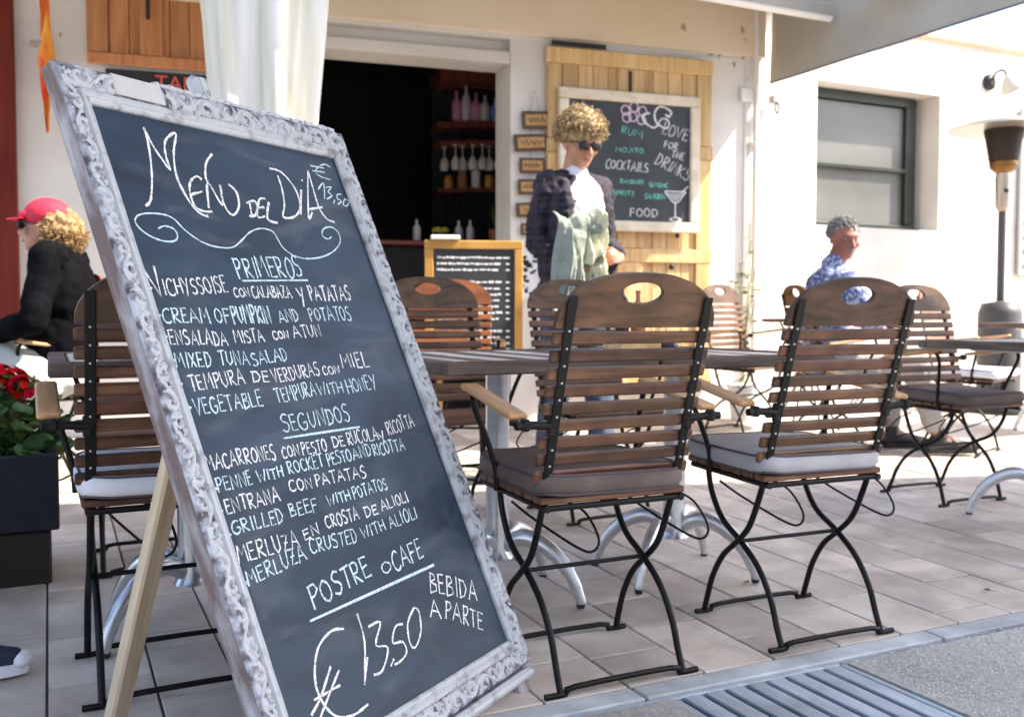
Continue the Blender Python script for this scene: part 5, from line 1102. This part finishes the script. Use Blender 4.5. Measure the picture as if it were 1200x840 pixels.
def shoe(t, an, toe, mt, sole=None, nm='shoe'):
    an, toe = Vector(an), Vector(toe); m = MB(); d = (toe-an); d.z = 0; d.normalize(); heel = an-d*.05; b = .034
    base = lambda p, z: Vector((p.x, p.y, z+gzero))
    gzero = min(toe.z, an.z)-.035 if False else 0
    hz, tz = an.z-.07, toe.z-.0
    m.caps(Vector((heel.x,heel.y,toe.z+.02)), Vector((an.x,an.y,toe.z+.035)), .042, .045); m.caps(Vector((an.x,an.y,toe.z+.03)), Vector((toe.x,toe.y,toe.z+.006)), .045, .036); m.caps(Vector((toe.x,toe.y,toe.z+.004)), Vector((toe.x,toe.y,toe.z+.004))+d*.045, .040, .030)
    m.caps(Vector((an.x,an.y,toe.z+.03)), Vector((an.x,an.y,toe.z+.09)), .043, .045)
    o = organic(nm, m, mt, t, .007, 2)
    if sole:
        sm_ = MB(); pts = []; n_ = Vector((-d.y, d.x, 0)); a = heel-d*.03; b_ = toe+d*.075; L_ = (b_-a).length; K = 24; vs = []
        for zz in (0, .028):
            for i in range(K):
                an_ = 2*PI*i/K; x = (math.cos(an_)*.5+.5); vs.append(Vector((a.x,a.y,0))+d*(L_*x)+n_*(math.sin(an_)*(.04+.008*x))+Vector((0,0,toe.z-.030+zz)))
        sm_.add(vs, [(i, (i+1) % K, K+(i+1) % K, K+i) for i in range(K)], True); sm_.add(vs[K:], [tuple(range(K))]); sm_.add(vs[:K], [tuple(range(K))[::-1]])
        obj('sole', sm_, sole, o); obj('toe_cap', MB().ball(Vector((toe.x,toe.y,toe.z+.002))+d*.066, (.033,.024,.021), 14, 8), sole, o)
    return o

# --- walking man with the folded fleece: facing the viewer and turned to his left
px_, py_ = 2.315, 4.14
t1 = thing('person', 'standing man with curly blond hair, sunglasses and dark plaid overshirt holding a pale fleece', 'person', (px_, py_, gz(py_)))
f1 = math.atan2(-.93, .14); t1.rotation_euler = (0, 0, f1-PI/2)        # local +Y = facing
J = dict(head=(0,.035,1.645), neck=(0,-.015,1.50), chest=(0,0,1.32), pelvis=(0,0,.98), shL=(-.165,-.01,1.45), shR=(.165,-.01,1.45),
  elR=(.20,-.05,1.17), wrR=(.12,.17,1.06), elL=(-.21,-.03,1.18), wrL=(-.14,.17,1.10), hdR=(-.8,.55,.05), hdL=(.8,.5,.05), huR=(0,1,.3), huL=(0,1,.3),
  hipL=(-.09,0,.93), hipR=(.09,0,.93), knL=(-.10,.06,.50), knR=(.10,-.02,.50), anL=(-.10,.10,.09), anR=(.10,-.10,.09), toeL=(-.11,.26,.035), toeR=(.11,.06,.035), curl=.9)
hR = Matrix.Rotation(-.10, 3, 'Z') @ Matrix.Rotation(math.radians(-19), 3, 'X')
P = person(t1, J, M['skin'], hR, 1.0); eyes(t1, P, hR, 1, M['black'])
curls(t1, P, hR, M['hair_blond'], 260, .018, -.30, 1, 3, .075, 1.14, ctr=(0,-.008,.046))
corkscrews(t1, P, M['hair_blond'], 1500, (0,-.02,.052), (.104,.122,.112), -.35, 4, .2, L_=.055)
m = MB(); V = {k_: Vector(v) for k_, v in J.items() if isinstance(v, tuple)}
m.ball(V['chest']+Vector((0,.034,0)), (.142,.108,.19), 16, 12); m.ball((0,.034,1.13), (.14,.115,.2), 16, 12); m.ball((0,.012,.98), (.155,.122,.12), 16, 12); m.caps(V['shL'], V['shR'], .05, .05); m.caps((0,0,1.44), (0,0,1.50), .07, .066)
organic('white_tshirt', m, M['white_shirt'], t1, .008, 1, .018, .04)
m = MB()       # overshirt: open at the front, two front panels, back and sleeves
for q in (-1, 1):
    m.ball((q*.12,.012,1.30), (.062,.115,.20), 14, 12); m.ball((q*.13,.015,1.08), (.058,.125,.22), 14, 12); m.ball((q*.12,.01,.95), (.07,.13,.10), 14, 10); m.caps((q*.06,-.01,1.47), (q*.165,-.01,1.445), .058, .062)
    m.caps((q*.06,.05,1.46), (q*.075,.085,1.36), .03, .03)
m.ball((0,-.04,1.28), (.16,.085,.22), 16, 12); m.ball((0,-.045,1.02), (.165,.09,.2), 16, 12); m.caps((-.05,-.05,1.50), (.05,-.05,1.50), .035, .035)
chain(m, [J['shR'], J['elR'], V['elR'].lerp(V['wrR'], .8)], [.064, .056, .044]); chain(m, [J['shL'], J['elL'], V['elL'].lerp(V['wrL'], .8)], [.064, .056, .044])
organic('plaid_overshirt', m, M['plaid'], t1, .008, 1, .034, .045)
m = MB(); m.ball((0,0,.93), (.168,.13,.12), 16, 12)
for q in 'LR': chain(m, [J['hip'+q], J['kn'+q], V['an'+q]+Vector((0,0,.03))], [.105,.078,.062])
organic('jeans', m, M['jeans'], t1, .012, 3, .012, .06)
for q in 'LR': shoe(t1, J['an'+q], J['toe'+q], M['shoe_black'], M['rubber'])
# the fleece he holds
fc = thing('folded_fleece', 'pale grey-green fleece with cream knitted cuffs, bundled in the arm of the standing man', 'jacket', (px_-.03, py_+.0, gz(py_)-.02)); fc.rotation_euler = t1.rotation_euler
def drape(nm, mt, par, c, w0, w1, h, seed, folds, amp, lean=0, n=44, mrows=36):
    """a sheet of cloth hanging in sharp folds from a bunched top edge"""
    r_ = random.Random(seed); ph = [r_.uniform(0, 6.28) for _ in range(5)]; vs = []
    for j in range(mrows+1):
        v = j/mrows; w_ = w0+(w1-w0)*v
        for i in range(n+1):
            u = i/n-.5; f = 0
            for k_, (fr, a_) in enumerate(((folds, 1), (folds*1.7+.6, .5), (folds*.55, .8))):
                q = math.sin(fr*2*PI*u*(1-.25*v)+ph[k_]+v*(1.3-k_*.8)); f += a_*(1-abs(q)**.7*1.6)
            f *= amp*(.45+.75*v)
            x = c[0]+u*w_*(1+.05*math.sin(v*9+ph[3]))+lean*v; y = c[1]-.07*(2*u)**2*.8+f*.5+.018*math.sin(v*7+ph[4]+u*5); z = c[2]-h*v+.02*math.sin(u*7+ph[0])+.012*math.sin(u*19+ph[1])*v
            if v < .12: y -= .05*(1-v/.12)**2
            vs.append((x, y, z))
    K = n+1; m = MB().add(vs, [(j*K+i, j*K+i+1, (j+1)*K+i+1, (j+1)*K+i) for j in range(mrows) for i in range(n)], True)
    me = m.mesh(nm); me.materials.append(mt); o = bpy.data.objects.new(nm, me); C.objects.link(o); so_ = o.modifiers.new('s', 'SOLIDIFY'); so_.thickness = .006
    dg = bpy.context.evaluated_depsgraph_get(); m2 = bpy.data.meshes.new_from_object(o.evaluated_get(dg)); m2.name = nm; bpy.data.objects.remove(o); o = bpy.data.objects.new(nm, m2); C.objects.link(o); o.parent = par; return o
drape('fleece', M['jacket_bundle'], fc, (.13,.235,1.31), .15, .20, .50, 5, 1.6, .035, .02)
drape('cream_lit_fold', M['knit_and_lit'], fc, (.02,.265,1.33), .12, .15, .24, 8, 2.3, .036, .0)  # cream sheet stands in for the sunlit side of the fleece
drape('knit_rib', M['knit_and_lit'], fc, (.0,.25,1.11), .14, .12, .22, 12, 3.2, .030, .01)
m = MB(); m.caps((.10,.20,1.27), (.0,.22,1.25), .045, .045); m.caps((.12,.19,1.2), (.12,.17,.95), .06, .05); m.caps((.04,.215,1.12), (.0,.21,1.0), .03, .03); organic('folded_bulk', m, M['jacket_bundle'], fc, .010, 1, .02, .04)

# --- man in the red cap, seated, in profile to the left
mx_, my_ = -.06, 4.80
t2 = thing('person', 'seated man in red cap, black polo and pale shorts, in profile at the left edge', 'person', (mx_, my_, gz(my_))); t2.rotation_euler = (0, 0, math.atan2(.30, -.95)-PI/2)
J = dict(head=(0,-.06,1.19), neck=(0,-.10,1.05), chest=(0,-.14,.90), pelvis=(0,-.10,.56), shL=(-.19,-.12,1.06), shR=(.19,-.12,1.06), elL=(-.25,-.08,.78), elR=(.25,-.08,.78), wrL=(-.15,.16,.72), wrR=(.15,.16,.72),
  hdL=(.5,.8,0), hdR=(-.5,.8,0), hipL=(-.1,-.06,.53), hipR=(.1,-.06,.53), knL=(-.14,.34,.73), knR=(.14,.36,.60), anL=(-.05,.34,.18), anR=(.14,.42,.10), toeL=(-.05,.5,.14), toeR=(.15,.58,.035), curl=.5)
hR = Matrix.Rotation(.0, 3, 'Z') @ Matrix.Rotation(.06, 3, 'X'); P = person(t2, J, M['skin'], hR, 1.0); eyes(t2, P, hR, 1, M['black'])
curls(t2, P, hR, M['hair_brown'], 170, .020, -.95, 1, 5, .1, 1.02, ctr=(0,-.035,-.02))
corkscrews(t2, P, M['hair_brown'], 800, (0,-.045,-.025), (.09,.105,.085), -.9, 6, .9, L_=.06)
m = MB(); m.ball(P(0,-.01,.055), (.088,.103,.082), 18, 12, hR); m.ball(P(0,.07,.05), (.064,.045,.03), 12, 8, hR); cap_ = organic('cap', m, M['redcap'], t2, .006, 2)
m = MB(); vs = []
for i in range(13):
    a = PI*i/12
    for r_ in (0, 1): vs.append(P(.07*math.cos(a)*(1-.06*r_), .075+.085*math.sin(a)*r_, .042-.014*r_*math.sin(a)-.01*abs(math.cos(a))))
fs = [(2*i, 2*i+1, 2*i+3, 2*i+2) for i in range(12)]; m.add(vs, fs, True); m.add([v+Vector((0,0,.006)) for v in vs], [f[::-1] for f in fs], True); m.tube([vs[2*i+1]+Vector((0,0,.003)) for i in range(13)], .0035, 6); obj('brim', m, M['redcap'], cap_)
obj('badge', MB().ball(P(.075,.05,.085), (.008,.018,.012), 8, 6, hR), M['paperwhite'], cap_)
V = {k_: Vector(v) for k_, v in J.items() if isinstance(v, tuple)}
m = MB(); m.ball(V['chest'], (.175,.13,.2), 16, 12); m.ball((0,-.11,.72), (.165,.14,.2), 16, 12); m.ball((0,-.09,.58), (.165,.13,.1), 16, 10); m.caps(V['shL'], V['shR'], .07, .07); m.caps((0,-.1,1.05), (0,-.09,1.13), .08, .07)
for q in 'LR': chain(m, [J['sh'+q], J['el'+q], V['el'+q].lerp(V['wr'+q], .7)], [.068,.058,.05])
organic('black_polo', m, M['blackcloth'], t2, .008, 2, .016, .07)
obj('collar', MB().tube(cr([(.07*math.cos(a), -.09+.065*math.sin(a), 1.105-.02*math.sin(a)) for a in [i*PI/5 for i in range(10)]], 2, True), .011, 8, True), M['greycloth'], t2)
m = MB(); m.ball((0,-.07,.54), (.18,.15,.11), 16, 12)
for q in 'LR': m.caps(V['hip'+q], V['hip'+q].lerp(V['kn'+q], .66), .112, .10)
organic('shorts', m, M['shorts'], t2, .010, 2, .014, .05)
for q in 'LR': shoe(t2, J['an'+q], J['toe'+q], M['shoe_black'], M['rubber'])

# --- grey haired man seated by the white wall
gx_, gy_ = 4.25, 4.38
t3 = thing('person', 'grey haired man in blue floral shirt seated below the dark framed window', 'person', (gx_, gy_, gz(gy_))); t3.rotation_euler = (0, 0, math.atan2(-.32, .95)-PI/2)
J = dict(head=(0,.02,1.27), neck=(0,-.04,1.11), chest=(0,-.06,.92), pelvis=(0,-.10,.56), shL=(-.18,-.05,1.01), shR=(.18,-.05,1.01), elL=(-.26,.05,.80), elR=(.26,.05,.80), wrL=(-.13,.26,.76), wrR=(.13,.26,.76),
  hdL=(.4,.8,0), hdR=(-.4,.8,0), hipL=(-.1,-.06,.53), hipR=(.1,-.06,.53), knL=(-.15,.38,.53), knR=(.13,.40,.53), anL=(-.15,.42,.10), anR=(.13,.56,.10), toeL=(-.16,.58,.035), toeR=(.14,.72,.035), curl=.7)
hR = Matrix.Rotation(-1.45, 3, 'Z') @ Matrix.Rotation(-.26, 3, 'X'); P = person(t3, J, M['skin2'], hR, 1.02); eyes(t3, P, hR, 1)
curls(t3, P, hR, M['hair_grey'], 60, .008, -.35, 1, 8, .065, .97)
corkscrews(t3, P, M['hair_grey'], 700, (0,-.022,.034), (.082,.098,.092), -.3, 9, .55, L_=.022)
obj('moustache', MB().ball(P(0,.094,-.046), (.026,.010,.008), 10, 7, hR), M['hair_grey'], t3)
V = {k_: Vector(v) for k_, v in J.items() if isinstance(v, tuple)}
m = MB(); m.ball(V['chest'], (.175,.13,.2), 16, 12); m.ball((0,-.08,.72), (.165,.15,.2), 16, 12); m.ball((0,-.08,.58), (.165,.14,.1), 16, 10); m.caps(V['shL'], V['shR'], .07, .07); m.caps((0,-.05,1.05), (0,-.045,1.12), .08, .065)
for q in 'LR': chain(m, [J['sh'+q], J['el'+q], V['el'+q].lerp(V['wr'+q], .3)], [.08,.07,.064])
organic('floral_shirt', m, M['floral'], t3, .008, 1, .03, .045)
m = MB(); m.ball((0,-.07,.54), (.18,.15,.11), 16, 12)
for q in 'LR': chain(m, [J['hip'+q], J['kn'+q], V['kn'+q].lerp(V['an'+q], .82)], [.11,.085,.06])
organic('trousers', m, M['khaki'], t3, .010, 2, .014, .05)
for q in 'LR': shoe(t3, J['an'+q], J['toe'+q], M['shoe_black'], M['black'])
chair('wooden folding armchair under the seated grey haired man', gx_-.08, gy_+.03, t3.rotation_euler.z, kind='dark')

# --- person at the left picture edge of whom only a sneaker shows
t4 = thing('person', 'person at the left edge, only a striped canvas sneaker with white toe in view', 'person', (-.775, 2.74, gz(2.78))); t4.rotation_euler = (0, 0, -PI/2-.15)
J = dict(head=(0,.0,1.27), neck=(0,-.05,1.11), chest=(0,-.06,.92), pelvis=(0,-.10,.56), shL=(-.17,-.05,1.05), shR=(.17,-.05,1.05), elL=(-.23,.0,.80), elR=(.23,.0,.80), wrL=(-.10,.22,.70), wrR=(.10,.22,.70),
  hdL=(.4,.8,0), hdR=(-.4,.8,0), hipL=(-.09,-.06,.53), hipR=(.09,-.06,.53), knL=(-.10,.36,.53), knR=(.08,.36,.53), anL=(-.12,.34,.10), anR=(.02,.50,.10), toeL=(-.12,.48,.035), toeR=(.02,.645,.035), curl=.5)
hR = Matrix.Rotation(.2, 3, 'Z'); P = person(t4, J, M['skin'], hR, .97, .011); eyes(t4, P, hR, 1); curls(t4, P, hR, M['hair_brown'], 60, .018, -.3, 1, 11, .08, 1.03)
V = {k_: Vector(v) for k_, v in J.items() if isinstance(v, tuple)}
m = MB(); m.ball(V['chest'], (.165,.125,.2), 16, 12); m.ball((0,-.08,.72), (.155,.14,.2), 16, 12); m.ball((0,-.08,.58), (.16,.14,.1), 16, 10); m.caps(V['shL'], V['shR'], .066, .066)
for q in 'LR': chain(m, [J['sh'+q], J['el'+q], V['el'+q].lerp(V['wr'+q], .8)], [.076,.062,.048])
organic('grey_jumper', m, M['greycloth'], t4, .012, 2, .018, .06)
m = MB(); m.ball((0,-.07,.54), (.175,.145,.11), 16, 12)
for q in 'LR': chain(m, [J['hip'+q], J['kn'+q], V['kn'+q].lerp(V['an'+q], .72)], [.105,.078,.062])
organic('jeans', m, M['paleblue'], t4, .012, 2, .012, .05)
for q in 'LR':
    sn = shoe(t4, J['an'+q], J['toe'+q], M['navy'], M['rubber'], 'sneaker'); an_, to_ = Vector(J['an'+q]), Vector(J['toe'+q]); d_ = (to_-an_); d_.z = 0; n_ = Vector((-d_.y, d_.x, 0)).normalized()
    for i in range(5):
        p_ = an_.lerp(to_, .35+i*.16); zz = .125-.014*i; lm = MB().tube(cr([p_+n_*-.043+Vector((0,0,zz-p_.z-.035)), p_+n_*-.02+Vector((0,0,zz-p_.z)), p_+n_*.02+Vector((0,0,zz-p_.z)), p_+n_*.043+Vector((0,0,zz-p_.z-.035))],3), .006, 6); obj('lace', lm, M['rubber'], sn)
